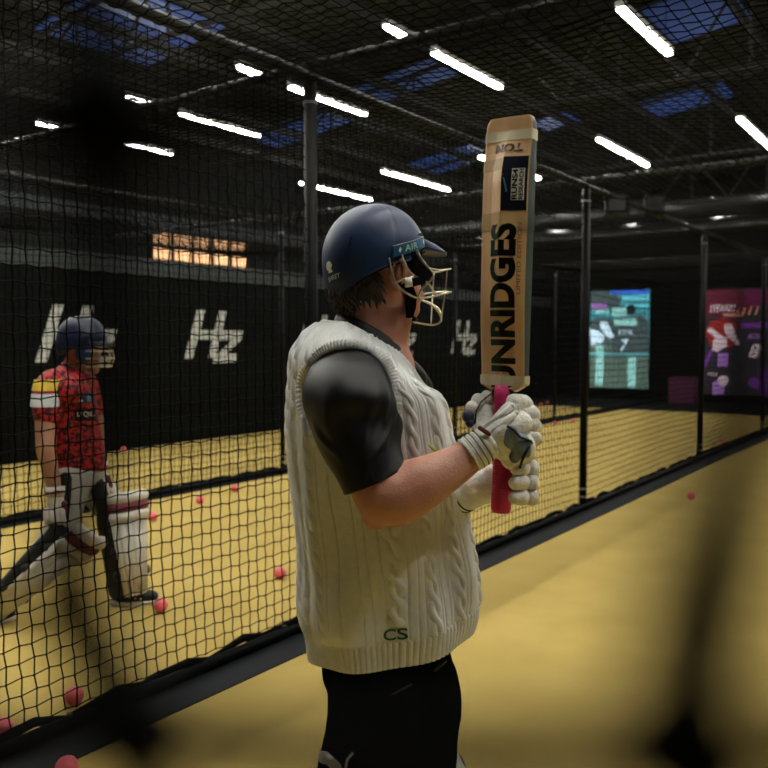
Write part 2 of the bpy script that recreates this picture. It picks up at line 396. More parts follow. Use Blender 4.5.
def add_net(name, N, nu, nv, r, rk, parent, m=M_net):
    vs, fs = net_mesh(N, nu, nv, r, rk); return mesh_obj(name, vs, fs, m, parent)
def side_net(X, y0, y1, du, dv, r, rk, seed, lab):
    t = empty('cage_net', (X, y0, 0), 0, lab, 'net', 'hanging cage nets')
    N, nu, nv = hung_net(X, y0, y1, .085, ZN, du, dv, r, rk, seed)
    N = [[p-Vector((X, y0, 0)) for p in c] for c in N]
    add_net('netting', N, nu, nv, r, rk, t)
    # gathered bottom hem resting against the pipe
    pts = [Vector((.015*math.sin(i*1.3+seed), i*.12, .068+.016*math.sin(i*2.1))) for i in range(int((y1-y0)/.12))]
    MB().tube(pts, [.014+.008*abs(math.sin(i*.9)) for i in range(len(pts))], 6).build('bottom_hem', M_net, t, True)
    return t
side_net(NX, .12, YE-.05, .056, .060, .0031, .0062, 1.0, 'black net wall between the man in the vest and the player in red')
side_net(NX2, .12, YE-.05, .060, .062, .0034, .0060, 5.0, 'black net wall behind the player in red, between middle and far lanes')
# roof net over the lanes
def roof_net(x0, x1, y0, y1, z, d, r, seed, lab):
    t = empty('roof_net', (x0, y0, z), 0, lab, 'net', 'overhead cage nets')
    nu, nv = int((y1-y0)/d), int((x1-x0)/d)+1; N = []
    for i in range(nu):
        c = []
        for j in range(nv):
            x, y = (x1-x0)*j/(nv-1), i*d; fx = x/(x1-x0)
            sag = -.10*math.sin(PI*fx)*(.6+.4*math.sin(y*1.68+seed))+noise.noise(Vector((x, y*.8, seed)))*.03*math.sin(PI*fx)
            c.append(Vector((x+noise.noise(Vector((x*.6,y*.6,seed+3)))*.05, y+noise.noise(Vector((x*.6,y*.6,seed+7)))*.06+.012*(1 if (i+j)%2 else -1), sag)))
        N.append(c)
    add_net('netting', N, nu, nv, r, 0, t)
roof_net(NX+.03, .62, .12, YE-.1, ZN+.02, .062, .0030, 2.0, 'sagging black overhead net above the near lane')
roof_net(NX2+.03, NX-.03, .15, YE-.1, ZN+.02, .064, .0032, 4.0, 'sagging black overhead net above the middle lane')
roof_net(WX+.1, NX2-.03, 3.0, YE-.1, ZN+.02, .068, .0034, 6.0, 'sagging black overhead net above the far lane')
# posts, rails, pipes
PY = (3.25, 6.9, 10.7, 14.3, 18.0)
def post(X, y, lab, r=.028):
    t = empty('net_post', (X, y, 0), 0, lab, 'post', 'black cage posts')
    MB().tube([(0,0,.02),(0,0,ZN+.03)], r, 14).build('pole', M_steel, t, True)
    MB().tube([(0,0,.018),(0,0,.032)], .06, 16).build('base_plate', M_steel, t)
    for z in (.13, .20, ZN-.08):
        MB().tube([(0,0,z-.007),(0,0,z+.007)], r+.004, 14).build('clamp', mat('zinc_clamp', (.22,.22,.21), .35, metal=.5), t)
nm = ('directly behind the helmet of the man', 'just right of the bat', 'second to the right of the bat', 'at the right edge of the view', 'farthest and smallest')
for y, s in zip(PY, nm): post(NX, y, 'black round post of the nearest net, '+s, .034)
for y, s in zip((3.25,6.9,10.7,14.3), ('closest to the player','second from the left edge','seen past the man','nearest the end wall')): post(NX2, y, 'black post of the net behind the player in red, '+s, .026)
def rail(name, a, b, r, m, lab, cat='rail', grp='top rails of the cages'):
    a, b = Vector(a), Vector(b); t = empty(name, (a+b)/2, 0, lab, cat, grp)
    MB().tube([a-(a+b)/2, b-(a+b)/2], r, 12).build('pipe', m, t, True)
    # cord lacing along the pipe
    Ln = (b-a).length; n = int(Ln/.11)*8; d = (b-a).normalized(); e = d.cross(Vector((0,0,1)))
    MB().tube([a-(a+b)/2+d*(Ln*i/n)+(e*math.cos(i*PI/4)+Vector((0,0,1))*math.sin(i*PI/4))*(r+.002) for i in range(n)], .0045, 4).build('lacing', M_net, t)
    return t
rail('top_rail', (NX,.12,ZN+.05), (NX,YE,ZN+.05), .027, M_rail, 'top rail of the nearest net running away along its posts')
rail('top_rail', (NX2,.12,ZN+.05), (NX2,YE,ZN+.05), .027, M_rail, 'top rail of the net behind the player in red')
rail('top_rail', (WX+.1,3,ZN+.05), (WX+.1,YE,ZN+.05), .027, M_rail, 'top rail above the black printed wall')
for y, s in zip(PY[:4], ('nearest','second nearest','third nearest','farthest')):
    rail('cross_rail', (WX+.1,y,ZN+.1), (2.3,y,ZN+.1), .027, M_rail, s+' rail crossing over all the lanes from post to post', 'rail', 'cross rails over the cages')
for X, s in ((NX, 'nearest net'), (NX2, 'net behind the player in red')):
    t = empty('base_pipe', (X+.03, 10, .046), 0, 'black pipe on the floor holding the foot of the '+s, 'pipe')
    MB().tube([(0,-9.9,0),(0,11,0)], .027, 12).build('pipe', M_steel, t, True)
    for k in range(18):
        MB().tube([(.0,-9.4+1.2*k,.022),(.0,-9.4+1.2*k,.036)], .012, 8).build('bolt', M_rail, t)
# spotlights hanging at the rail beyond the bat
for px, py, lab in ((616,205,'small black spotlight under the rail, left of the pair'), (654,206,'small black spotlight under the rail, right of the pair')):
    p = on_x(px, py, NX-.0); t = empty('spotlight', p, .4, lab, 'spotlight', 'spotlights on the rail')
    MB().box((-.10,-.12,-.09), (.10,.12,.09)).build('casing', M_steel, t)
    MB().tube([(0,0,.09),(0,0,ZN+.05-p.z)], .02, 8).build('bracket', M_steel, t)
    MB().box((-.08,-.126,-.07), (.08,-.12,.07)).build('lens', mat('dark_glass', (.05,.05,.055), .1), t)
# ------------------------------------------------------------------ the net the photograph is taken through
NY = .052
K = {}
def near_node(px, py): 
    p = on_y(px, py, NY); return p
k1, k2, k3 = near_node(104,122), near_node(140,735), near_node(686,752)
k4 = near_node(960,-140)
su = k3-k2; sv = (k1-k2)
t = empty('cage_net', (k2.x, NY, 0), 0, 'blurred black net close in front of the camera, seen as soft dark cords', 'net')
N = []; nu, nv = 26, 34
for i in range(nu):
    c = []
    for j in range(nv):
        a, b = i-13, j-17
        p = k2+su*a+sv*b
        if (a, b) == (0,0): p = k2
        elif (a, b) == (1,0): p = k3
        elif (a, b) == (0,1): p = k1
        elif (a, b) == (1,1): p = k4
        elif (a, b) == (-1,1): p = near_node(-150,60)
        else: p = p+Vector((noise.noise(p*20)*.008, noise.noise(p*14)*.006, noise.noise(p*17+Vector((4,0,0)))*.008))
        c.append(p-Vector((k2.x, NY, 0)))
    N.append(c)
mb = MB(); off = Vector((k2.x, NY, 0)); mid = near_node(68,600)-off; mid2 = near_node(104,380)-off
for i in range(nu):
    for j in range(nv):
        p = N[i][j]; a, b = i-13, j-17
        if i < nu-1: mb.tube([p, (p+N[i+1][j])/2+Vector((0,0,-.0012)), N[i+1][j]], .0029, 6, cap=False)
        if j < nv-1:
            if (a, b) == (0,0): mb.tube([p, mid, mid2, N[i][j+1]], [.0036,.0034,.0018,.0024], 6, cap=False)
            elif (a, b) == (1,0): mb.tube([p, near_node(699,625)-off, near_node(722,520)-off, near_node(752,400)-off, near_node(830,250)-off, N[i][j+1]], [.0036,.0038,.0034,.0026,.0020,.0020], 6, cap=False)
            else: mb.tube([p, N[i][j+1]], .0029, 6, cap=False)
        mb.ball(p, (.0052,.0048,.0056), 10)
mb.ball(mid, .0040, 8); mb.ball(k1-off, .0070, 10)
mb.build('netting', M_net, t, True)
rail('top_rail', (-3,NY+.03,ZN+.07), (2.3,NY+.03,ZN+.07), .027, M_rail, 'top rail over the net in front of the camera')
# ================================================================== BALLS
balls = [(75,705,'pink ball at the foot of the net, near the bottom left'), (3,738,'pink ball cut by the left edge beside the net'), (67,778,'pink ball on the near turf at the bottom left, outside the net'),
 (161,612,'pink ball touching the front shoe of the player in red'), (280,579,'pink ball alone between the net and the back of the man'), (153,521,'pink ball beside the front pad knee of the player in red'),
 (200,504,'pink ball just in front of the second net, left of its neighbour'), (235,492,'pink ball at the foot of the second net, right of its neighbour'), (123,452,'small pink ball at the base of the black printed wall'),
 (692,500,'pink ball alone on the near turf at right'), (555,425,'pink ball beside the second net, right of the gloves'), (547,404,'pink ball on the far lane just right of the upper glove'), (541,406,'pink ball partly behind its neighbour right of the upper glove'),
 (722,443,'pink ball by the foot of the near net, left of its neighbour near the end'), (743,433,'pink ball by the foot of the near net, nearest the end'), (768,447,'pink ball cut by the right edge on the near turf'),
 (573,423,'dull pink ball in shade on the far lane, left of the second post'), (675,399,'small far pink ball of the cluster before the end wall'), (690,396,'rightmost small ball of the cluster before the end wall'), (98,635,'')]
for px, py, lab in balls:
    if not lab: continue
    p = on_z(px, py, .012); t = MB().ball((0,0,0), .0385, 24).build('cricket_ball', M_ball, None, True)
    t.location = (p.x, p.y, .0505); t.rotation_euler = (random.random()*3, random.random()*3, random.random()*3)
    tag(t, lab, 'ball', 'pink training balls')
    sb = MB(); sb.tube([(.0384*math.cos(a), .0384*math.sin(a), 0) for a in [2*PI*i/24 for i in range(24)]], .0012, 5, closed=True); sb.build('seam', mat('ball_seam', (.6,.2,.22), .6), t)
# ================================================================== THE MAN IN THE WHITE VEST
M_skin = mat('skin', (.52,.265,.195), .5, var=.10, scale=9, bump=.15, bscale=160, col2=(.45,.195,.14), spec=.35)
M_hair = mat('brown_hair', (.022,.014,.009), .6, var=.5, scale=60)
M_tee = mat('black_tee', (.0055,.0068,.0090), .45, var=.2, spec=.3, bump=.15, bscale=500)
M_vest = mat('cream_knit', (.76,.785,.79), .95, var=.05, scale=60, bump=.5, bscale=520, spec=.15)
M_trous = mat('black_trousers', (.0022,.0026,.0036), .9, spec=0, bump=.2, bscale=30)
M_shell = mat('navy_shell', (.013,.032,.095), .45, spec=.35, var=.06)
M_label = mat('teal_label', (.01,.10,.20), .35)
M_wtext = mat('white_lettering', (.75,.76,.72), .5)
M_ltext = mat('pale_green_lettering', (.42,.65,.45), .5)
M_grille = mat('steel_grille', (.55,.50,.38), .3, metal=.8)
M_foam = mat('black_foam', (.002,.002,.0025), .8, spec=.2)
M_glove = mat('white_glove', (.80,.80,.77), .55, var=.07, scale=30, bump=.3, bscale=120)
M_gnavy = mat('navy_glove_tip', (.03,.045,.09), .5)
M_ggrey = mat('grey_glove_guard', (.16,.21,.25), .4, var=.35, scale=25)
M_line = mat('black_trim', (.004,.004,.005), .6)
M_dred = mat('dark_red_trim', (.12,.02,.025), .6)
M_pad = mat('white_pad', (.62,.60,.55), .6, bump=.2, bscale=80)
M_green = mat('green_embroidery', (.015,.11,.045), .7)
D0 = 2.0
man = empty('person', VW*D0, YAW, 'man in a cream cable knit vest and navy helmet holding a bat upright', 'person')
def M(px, py, d=D0):
    a, b = ray(px, py); return Vector((a*d, d-D0, CAM_H+b*d))
# --- body: one continuous skin
b = MB()
b.ball(M(377,268,2.0), (.100,.082,.112), 24)
b.chain([(M(385,292,1.965),.050),(M(402,306,1.975),.030)]); b.chain([(M(385,292,2.03),.052),(M(402,306,2.03),.030)])
b.chain([(M(392,304,2.0),.045),(M(408,316,2.01),.021)])                                   # jaw to chin
b.chain([(M(372,292,2.0),.076),(M(374,318,2.0),.080),(M(372,345,2.0),.090)])                # neck
b.chain([(M(392,318,1.98),.05),(M(386,338,1.99),.055)])
b.chain([(M(413,276,2.01),.012),(M(419,290,2.01),.009),(M(421.5,297,2.01),.011)])           # nose
b.ball(M(412,293,2.0), (.022,.04,.04), 12); b.ball(M(416,308,2.0), (.013,.02,.006), 12); b.ball(M(415.5,313,2.0), (.012,.018,.006), 12)
b.ball(M(411,270,2.0), (.02,.055,.015), 12)                                               # brow
# torso (under the clothes)
b.chain([(M(366,370,2.0),.12),(M(372,430,2.0),.14),(M(384,520,2.0),.155),(M(388,600,2.0),.14)])
b.chain([(M(368,395,1.90),.05),(M(366,385,2.0),.10),(M(380,385,2.17),.07)])
# right arm (near)
b.chain([(M(357,408,1.82),.058),(M(366,450,1.76),.066),(M(384,494,1.72),.066),(M(398,497,1.71),.062),(M(420,484,1.72),.058),(M(446,471,1.74),.047),(M(474,453,1.765),.036),(M(498,440,1.78),.035)])
b.ball(M(376,516,1.73), (.032,.035,.030), 14)                                              # elbow point
# left arm (far)
b.chain([(M(384,392,2.18),.075),(M(410,450,2.14),.064),(M(425,500,2.06),.057),(M(455,494,1.97),.046),(M(482,488,1.885),.030),(M(490,487,1.87),.028)])
# legs
b.chain([(M(376,640,1.92),.09),(Vector((-.045,-.10,.48)),.055),(Vector((-.06,-.10,.09)),.036),(Vector((.07,-.13,.045)),.028)])
b.chain([(M(402,640,2.06),.09),(Vector((.10,.11,.48)),.055),(Vector((.12,.14,.09)),.036),(Vector((.25,.16,.045)),.028)])
body = b.blob('body', M_skin, man, .0065, 7)
# ear
e = MB(); EC = M(398.5,273,1.902)
e.tube([EC+Vector((.016*math.cos(a)+.002*math.sin(a), -.006*math.cos(a)*.6, .030*math.sin(a))) for a in [2*PI*i/20 for i in range(20)]], .0055, 8, closed=True)
e.ball(EC+Vector((.004,.006,-.004)), (.014,.008,.026), 14); e.ball(EC+Vector((.0,0,-.028)), (.010,.007,.010), 10)
e.build('ear', M_skin, man, True)
for d in (1.965, 2.045): MB().ball(M(412,277,d), .0115, 12).build('eye', mat('eye_white', (.6,.58,.55), .2), man, True)
# --- hair under the helmet at the back
def hp(az, z, off=0.0):
    """azimuth from the face direction, head frame"""
    rx, ry = .104+off, .088+off
    if z < -.06: rx -= (-.06-z)*.35; ry -= (-.06-z)*.3
    f, s = rx*math.cos(az), ry*math.sin(az)
    return HC+FH*f+SH*s+Vector((0,0,z))
PH = math.radians(10); FH = Vector((math.cos(PH), math.sin(PH), 0)); SH = Vector((math.sin(PH), -math.cos(PH), 0))
HC = M(377,270,2.0)
hb = MB(); rows = []
for i in range(9):
    z = .02-.095*i/8; rows.append([hp(math.radians(102+156*k/40), z, .006-.002*i/8) for k in range(41)])
hb.grid(rows, wrap=False)
rnd = random.Random(3)
for i in range(520):
    az = math.radians(rnd.uniform(100, 260)); back = abs(abs(az)-PI) < .9
    z0 = rnd.uniform(-.060, .0); L = rnd.uniform(.030, .060)*(1 if back else .75)
    da = rnd.uniform(-.35, .35)
    pts = [hp(az+da*t, z0-L*t, .006+.016*t*rnd.uniform(.1,1)*(1.0 if back else .5)) for t in (0,.35,.7,1)]
    hb.tube(pts, [.004,.0046,.0034,.0006], 5)
hb.build('hair', M_hair, man, True)
# --- T-shirt: collar, sleeves, body
tee = MB()
FT = math.radians(9); FV = Vector((math.cos(FT), math.sin(FT), 0)); SV = Vector((math.sin(FT), -math.cos(FT), 0))
def zz(py): return M(384, py).z
TAB0 = [(322,364,38,.082),(328,363,43,.100),(335,361,50,.135),(346,359,56,.175),(358,358,61,.205),(375,359,63,.222),(400,365,71,.228),(430,367.5,75,.228),(470,373,79,.224),
        (520,380,80.5,.222),(560,385,80.5,.22),(600,386.5,80,.22),(625,387.5,79.5,.218),(660,389,77,.214)]
TAB = []
for py, cx, hw, ry in TAB0:
    hwm = hw/F_PX*D0; rx = math.sqrt(max(hwm**2-(ry*math.sin(FT))**2, .0035))/math.cos(FT)
    TAB.append((zz(py), (cx-384)/F_PX*D0, rx, ry))
ZSH0, ZSH1 = zz(400), zz(330)
def tp(th, z, off=0.0):
    """torso surface: th = azimuth from chest direction towards the near side"""
    cx, rx, ry = lerp_table(TAB, z); e = 2/2.25
    c, s = math.cos(th), math.sin(th)
    f = math.copysign(abs(c)**e, c)*(rx+off); q = math.copysign(abs(s)**e, s)*(ry+off)
    w = sm(ZSH0, ZSH1, z)
    return Vector((cx, 0, z-w*.50*((f+.055) if f > -.055 else (f+.055)*.12)))+FV*f+SV*q
Z_TOP, Z_V = zz(325), zz(354)
def ztop(th):
    """height of the neck opening at azimuth th: level behind, a V in front"""
    a = abs((th+PI) % (2*PI)-PI)
    if a > PI/2: return Z_TOP-.004*math.sin(a)
    lo, hi = Z_V, Z_TOP
    for _ in range(22):
        m_ = (lo+hi)/2; p = tp(a, m_)-Vector((lerp_table(TAB, m_)[0],0,m_)); s = abs(p.dot(SV))
        lim = .088*((m_-Z_V)/(Z_TOP-Z_V))**.9
        if s < lim: hi = m_
        else: lo = m_
    return lo
# under-shirt torso
rows = []
for i in range(50):
    t = i/49; rows.append([tp(2*PI*k/96, .80+(Z_TOP+.004-.80)*t, -.012) for k in range(96)])
tee_o = tee.build('tee_shirt', M_tee, man, True); tee = MB()
# collar band round the neck
cl = []
for k in range(64):
    th = 2*PI*k/64; f = .5+.5*math.cos(th)
    cl.append(th)
rows = []
for i, (dz, ro) in enumerate(((-.06,.022),(-.03,.012),(-.01,.005),(.0,.001),(.001,-.004),(-.02,-.004))):
    rows.append([M(372,335,2.0)+FV*((.087+ro)*math.cos(th)+.002)+SV*(.084+ro)*math.sin(th)+Vector((0,0,dz-.050*math.cos(th)+.012*math.sin(th)**2)) for th in cl])
tee.grid(rows)
tee.build('collar', M_tee, tee_o, True)
def sleeve(mb, rings, n=120, seed=0):
    """rings: centre, axis U (across), axis V (depth)"""
    R = []; m_ = len(rings)
    for i in range(61):
        t = i/60*(m_-1); k = min(int(t), m_-2); u = t-k
        a = rings[max(k-1,0)]; b_ = rings[k]; c = rings[k+1]; d = rings[min(k+2,m_-1)]
        cr = [.5*((2*q)+(-p+r)*u+(2*p-5*q+4*r-s)*u*u+(-p+3*q-3*r+s)*u**3) for p, q, r, s in zip(a, b_, c, d)]
        row = []
        for j in range(n):
            th = 2*PI*j/n; T = i/60
            w = 1+.030*math.sin(5*th+9*T+seed)*sm(.1,.6,T)+.040*math.sin(3*th-16*T+seed)*sm(.2,.8,T)*sm(-1,.6,math.cos(th))+.026*math.sin(22*T+4*math.cos(th+.6))*sm(.35,.9,T)
            row.append(cr[0]+(cr[1]*math.cos(th)+cr[2]*math.sin(th))*w)
        R.append(row)
    # pulled creases running down from the shoulder to the elbow
    for i, row in enumerate(R):
        T = i/60; ce = sum(row, Vector())/n
        for j in range(n):
            th = 2*PI*j/n; q = 0
            for (t0, a0, t1, a1, am) in ((.30,5.9,.80,5.2,.05),(.38,5.6,.92,4.6,.06),(.52,6.1,.97,5.0,.05),(.45,4.3,.9,4.1,.035),(.72,5.7,1.0,4.2,.05),(.62,3.6,.86,4.3,.04)):
                u = (T-t0)/(t1-t0)
                if 0 < u < 1:
                    d = (th-(a0+(a1-a0)*u)+PI) % (2*PI)-PI; q += am*math.sin(PI*u)*(math.exp(-(d/.10)**2)-.5*math.exp(-((d-.22)/.12)**2))
            row[j] = row[j]+(row[j]-ce)*q
    # turned hem
    last = R[-1]; ce = sum(last, Vector())/n
    R.append([ce+(p-ce)*.97 for p in last]); R.append([ce+(p-ce)*.93+(R[-3][0]*0) for p in R[50]])
    mb.grid(R)
def ring(px, py, d, hw, hd, tilt=0, dt=0):
    u = Vector((math.cos(math.radians(tilt)), 0, math.sin(math.radians(tilt))))*hw/F_PX*d
    return (M(px, py, d), u, Vector((0, hd, dt)))
tee = MB(); sleeve(tee, [ring(346,349,1.92,10,.035,10), ring(344,355,1.865,27,.08,10), ring(345,368,1.83,38,.108,8), ring(349,392,1.80,45.5,.118,4), ring(354.5,420,1.785,46,.102,8), ring(363,450,1.76,40,.085,18), ring(374.5,478.5,1.735,33.5,.078,25)])
tee.build('sleeve', M_tee, tee_o, True); tee = MB(); sleeve(tee, [ring(390,352,2.08,10,.03,0), ring(394,365,2.13,26,.08,0), ring(396,385,2.17,36,.09,0), ring(402,420,2.16,34,.082,8), ring(412,452,2.14,29,.075,15)], seed=2)
# sleeve stitching ring near the hem
tee.build('sleeve', M_tee, tee_o, True)
# --- knitted vest
NT, NZ = 900, 300
ZH0 = .772
def zhem(th): return ZH0-.036*math.cos(th-PI-.3)+.004*math.sin(3*th)
# positions (azimuth) of cables and purl grooves, from the way they cross the near side
def th_of_px(px):
    best = None
    for k in range(720):
        th = PI*1.02*k/720; p = tp(th, .98); wx = p.x/(p.y+D0)*F_PX+384
        if best is None or abs(wx-px) < best[0]: best = (abs(wx-px), th)
    return best[1]
CAB = [th_of_px(x) for x in (308,322,395,432,456,468)]
GRV = [th_of_px(x) for x in (315,331,342,361,371,384,407,417,442,448,462)]
CAB += [2*PI-c for c in CAB]+[0.0, PI]; GRV += [2*PI-c for c in GRV]
thm = th_of_px(392); zm = M(392,633,1.79).z
def arc(th): return th*.215
def knit(th, z):
    """relief of the knit in metres"""
    zh = zhem(th)
    if z < zh+.062:                                                 # ribbed welt
        r = .5+.5*math.cos(th*100); e_ = sm(zh+.062, zh+.056, z)
        return .0068*r*e_-.004*e_
    h = 0
    for c in CAB:
        d = (th-c+PI) % (2*PI)-PI; a = arc(d)
        if abs(a) < .030:
            ph = z/.046*PI+c*7; w = .0085*math.sin(ph)
            s1 = math.exp(-((a-w)/.0058)**2); s2 = math.exp(-((a+w)/.0058)**2)
            over = math.cos(ph)
            k = max(s1*(1+.35*over), s2*(1-.35*over))
            h = max(h, .0076*k)
            h -= .0030*math.exp(-((abs(a)-.0215)/.0028)**2)
    h *= 1-sm(1, .6, max(abs(th-thm)/.19, abs(z-zm+.004)/.030))
    for g in GRV:
        d = (th-g+PI) % (2*PI)-PI; a = arc(d)
        if abs(a) < .012: h -= .0050*math.exp(-(a/.0026)**2)*(1-sm(1, .6, max(abs(th-thm)/.17, abs(z-zm)/.024)))
    return h
def folds(th, z):
    t = (z-ZH0)
    f = .007*math.sin(3*th+6*z+1)*sm(.5,.1,t)+.006*math.sin(7*th-9*z)*sm(.55,.15,t)
    f += .008*math.sin(18*z+5*th)*sm(.05,.2,t)*sm(.5,.3,t)*sm(.2,.9,math.sin(th))
    f += .008*noise.noise(Vector((math.cos(th)*2.2, math.sin(th)*2.2, z*3.0)))*sm(.02,.15,t)
    # the welt draws in
    f -= .010*sm(.085,.02,t)
    return f
ztops = [ztop(2*PI*k/NT) for k in range(NT)]
# armhole: ellipse seen from the side, in (forward, height)
def uz(p):
    return (p-Vector((0,0,0))).dot(FV), p.z
AHF = -.058
def arm_shape(near):
    s = 1 if near else -1
    zc, rz, ru = (zz(398)+.014 if near else zz(398)), .118, .101
    cx = lerp_table(TAB, zc)[0]; u0 = cx*math.cos(FT)+AHF
    return u0, zc, ru, rz
def in_hole(p, th):
    near = math.sin(th) > 0; u0, zc, ru, rz = arm_shape(near); u, z = uz(p)
    return (abs((u-u0)/ru)**2.3+abs((z-zc)/rz)**2.3) < 1
V = []; rows_idx = []
sin_ok = .25
for i in range(NZ):
    for k in range(NT):
        th = 2*PI*k/NT; t = i/(NZ-1); zh = zhem(th); z = zh+(ztops[k]-zh)*t
        V.append(tp(th, z, .006+folds(th, z)+knit(th, z)))
Fc = []
for i in range(NZ-1):
    for k in range(NT):
        l = (k+1) % NT; th = 2*PI*(k+.5)/NT
        p = V[i*NT+k]
        if abs(math.sin(th)) > .3 and in_hole(p, th): continue
        Fc.append((i*NT+k, i*NT+l, (i+1)*NT+l, (i+1)*NT+k))
vest = mesh_obj('knitted_vest', V, Fc, M_vest, man, True)
so = vest.modifiers.new('thickness', 'SOLIDIFY'); so.thickness = .005; so.offset = -1
# ribbed bands round the armholes and the neck
def band(name, path, nrm, w, t, ribs):
    """flat ribbed band: path closed, width w, lying with outward normal nrm[i]"""
    N_ = len(path); mb = MB(); rows = []
    for j in range(10):
        a = 2*PI*j/10; row = []
        for i in range(N_):
            p = path[i]; tn = (path[(i+1) % N_]-path[i-1]).normalized(); n = nrm[i].normalized(); bt = tn.cross(n).normalized()
            r = 1+.16*math.cos(2*PI*ribs*i/N_)
            row.append(p+bt*math.cos(a)*w*(1+.03*math.cos(2*PI*ribs*i/N_))+n*math.sin(a)*t*r)
        rows.append(row)
    rows.append(rows[0]); mb.grid(rows); return mb.build(name, M_vest, vest, True)
for near in (True, False):
    u0, zc, ru, rz = arm_shape(near); path = []; nrm = []
    for i in range(720):
        a = 2*PI*i/720; c, s = math.cos(a), math.sin(a); e_ = 2/2.3
        u = u0+math.copysign(abs(c)**e_, c)*ru; z = zc+math.copysign(abs(s)**e_, s)*rz
        cx, rx, ry = lerp_table(TAB, z); f = (u-cx*math.cos(FT))/(rx+.008); f = max(-.97, min(.97, f))
        q = (1-abs(f)**2.25)**(1/2.25)*(ry+.009)*(1 if near else -1)
        path.append(Vector((cx,0,z))+FV*(f*(rx+.008))+SV*q)
        nrm.append(FV*f*.8+SV*(1 if near else -1)*.9+Vector((0,0,.25 if z > zc else 0)))
    # smooth the path
    for _ in range(14): path = [(path[i-1]+path[i]*2+path[(i+1) % 720])/4 for i in range(720)]
    band('armhole_band', path, nrm, .0125, .0055, 96)
path = []; nrm = []
for i in range(720):
    th = 2*PI*i/720; z = ztop(th); p = tp(th, z, .004)
    path.append(p); nrm.append((p-Vector((lerp_table(TAB, z)[0],0,z))).normalized()*.7+Vector((0,0,.7)))
for _ in range(10): path = [(path[i-1]+path[i]*2+path[(i+1) % 720])/4 for i in range(720)]
band('neck_band', path, nrm, .0125, .006, 70)
# monogram
text_on('monogram', 'CS', M_green, vest, lambda u, v: tp(thm-u/.225, zm+v+u*.10, .0138+folds(thm-u/.225, zm+v)), width=.050, height=.026, bold=.02, ext=.03, sub=6)
# small lime mark on the chest
thl = th_of_px(449); zl = M(449,442,1.95).z
mk = MB(); pts = [tp(thl+.10-i*.04, zl+.012-.006*i, .018) for i in range(6)]; mk.tube(pts, [.001,.003,.0035,.0035,.003,.001], 6); mk.build('lime_mark', mat('lime_print', (.45,.6,.05), .6), vest, True)
# --- trousers
tr = MB()
tr.ball(M(390,668,1.99), (.155,.188,.11), 28); tr.ball(M(384,668,1.97), (.150,.19,.10), 24)
tr.chain([(M(379,668,1.90),.118),(M(374,720,1.885),.110),(Vector((-.045,-.10,.50)),.110),(Vector((-.05,-.10,.28)),.078),(Vector((-.055,-.10,.11)),.070)])
tr.chain([(M(408,668,2.06),.118),(M(417,712,2.05),.112),(Vector((.082,.06,.50)),.110),(Vector((.11,.13,.28)),.078),(Vector((.12,.14,.11)),.070)])
tr.ball(M(444,703,2.02), (.045,.06,.13), 14)
tro = tr.blob('trousers', M_trous, man, .009, 6)
for v in tro.data.vertices:
    c = v.co; v.co = c+Vector((1,0,0))*.006*noise.noise(c*9)+Vector((0,1,0))*.008*noise.noise(c*7+Vector((3,3,3)))
    c.z = max(c.z, .055)
seamm = mat('seam_sheen', (.02,.02,.026), .4); MB().tube([M(434,671,1.83), M(440,666,1.835), M(446,661,1.85)], [.0035,.004,.003], 6).build('pocket_seam', seamm, tro, True); wl = MB(); wl.tube([M(378,700,1.79), M(395,693,1.79), M(412,684,1.80)], .0022, 6)
wl.build('pocket_seam', mat('seam_sheen', (.06,.06,.075), .4), tro, True)
# pads, shoes
for s, kx, ky in ((-1,-.05,-.10),(1,.11,.13)):
    lp = empty('leg_pad', (0,0,0)); lp.parent = man
    for j in range(7):
        a = math.radians(-60+20*j+28)
        x, y = kx+.098*math.cos(a), ky+.098*math.sin(a)
        m_ = MB(); m_.cone((x, y, .12), (x-.01, y, .33), .021, .026, 12); m_.build('cane_roll', M_pad, lp, True)
    m_ = MB()
    for j in range(3): m_.cone((kx+.105*math.cos(FT-.9), ky+.105*math.sin(FT-.9), .33+.03*j), (kx+.105*math.cos(FT+.9), ky+.105*math.sin(FT+.9), .33+.03*j), .027, .027, 12)
    m_.build('knee_roll', M_pad, lp, True)
    for z in (.15,.27,.38): MB().tube([(kx+.095*math.cos(a), ky+.095*math.sin(a), z) for a in [2*PI*i/24 for i in range(24)]], .011, 8, closed=True).build('strap', M_line, lp, True)
    sh = MB(); o_ = Vector((kx+(0 if s < 0 else .02), ky, 0))
    sh.chain([(o_+Vector((-.05,-.02,.055)),.042),(o_+FV*.08+Vector((0,0,.05)),.046),(o_+FV*.17+Vector((0,0,.045)),.036)]); sh.cone(o_+Vector((-.03,0,.10)), o_+Vector((-.03,0,.06)), .048, .045)
    q = sh.blob('shoe', M_pad, man, .008, 4)
    for v in q.data.vertices: v.co.z = max(v.co.z, .014)
# white strap ends seen just under the shirt hem at the bottom of the view
ws = MB(); ws.tube([M(321,757,1.84), M(327,758,1.80), M(336,767,1.78), M(340,780,1.78)], .014, 8, flat=.5); ws.build('pad_strap', M_pad, man, True); ws = MB(); ws.tube([M(353,753,1.775), M(347,760,1.772), M(345,772,1.772)], .003, 6)
ws.build('pad_strap', M_pad, man, True)
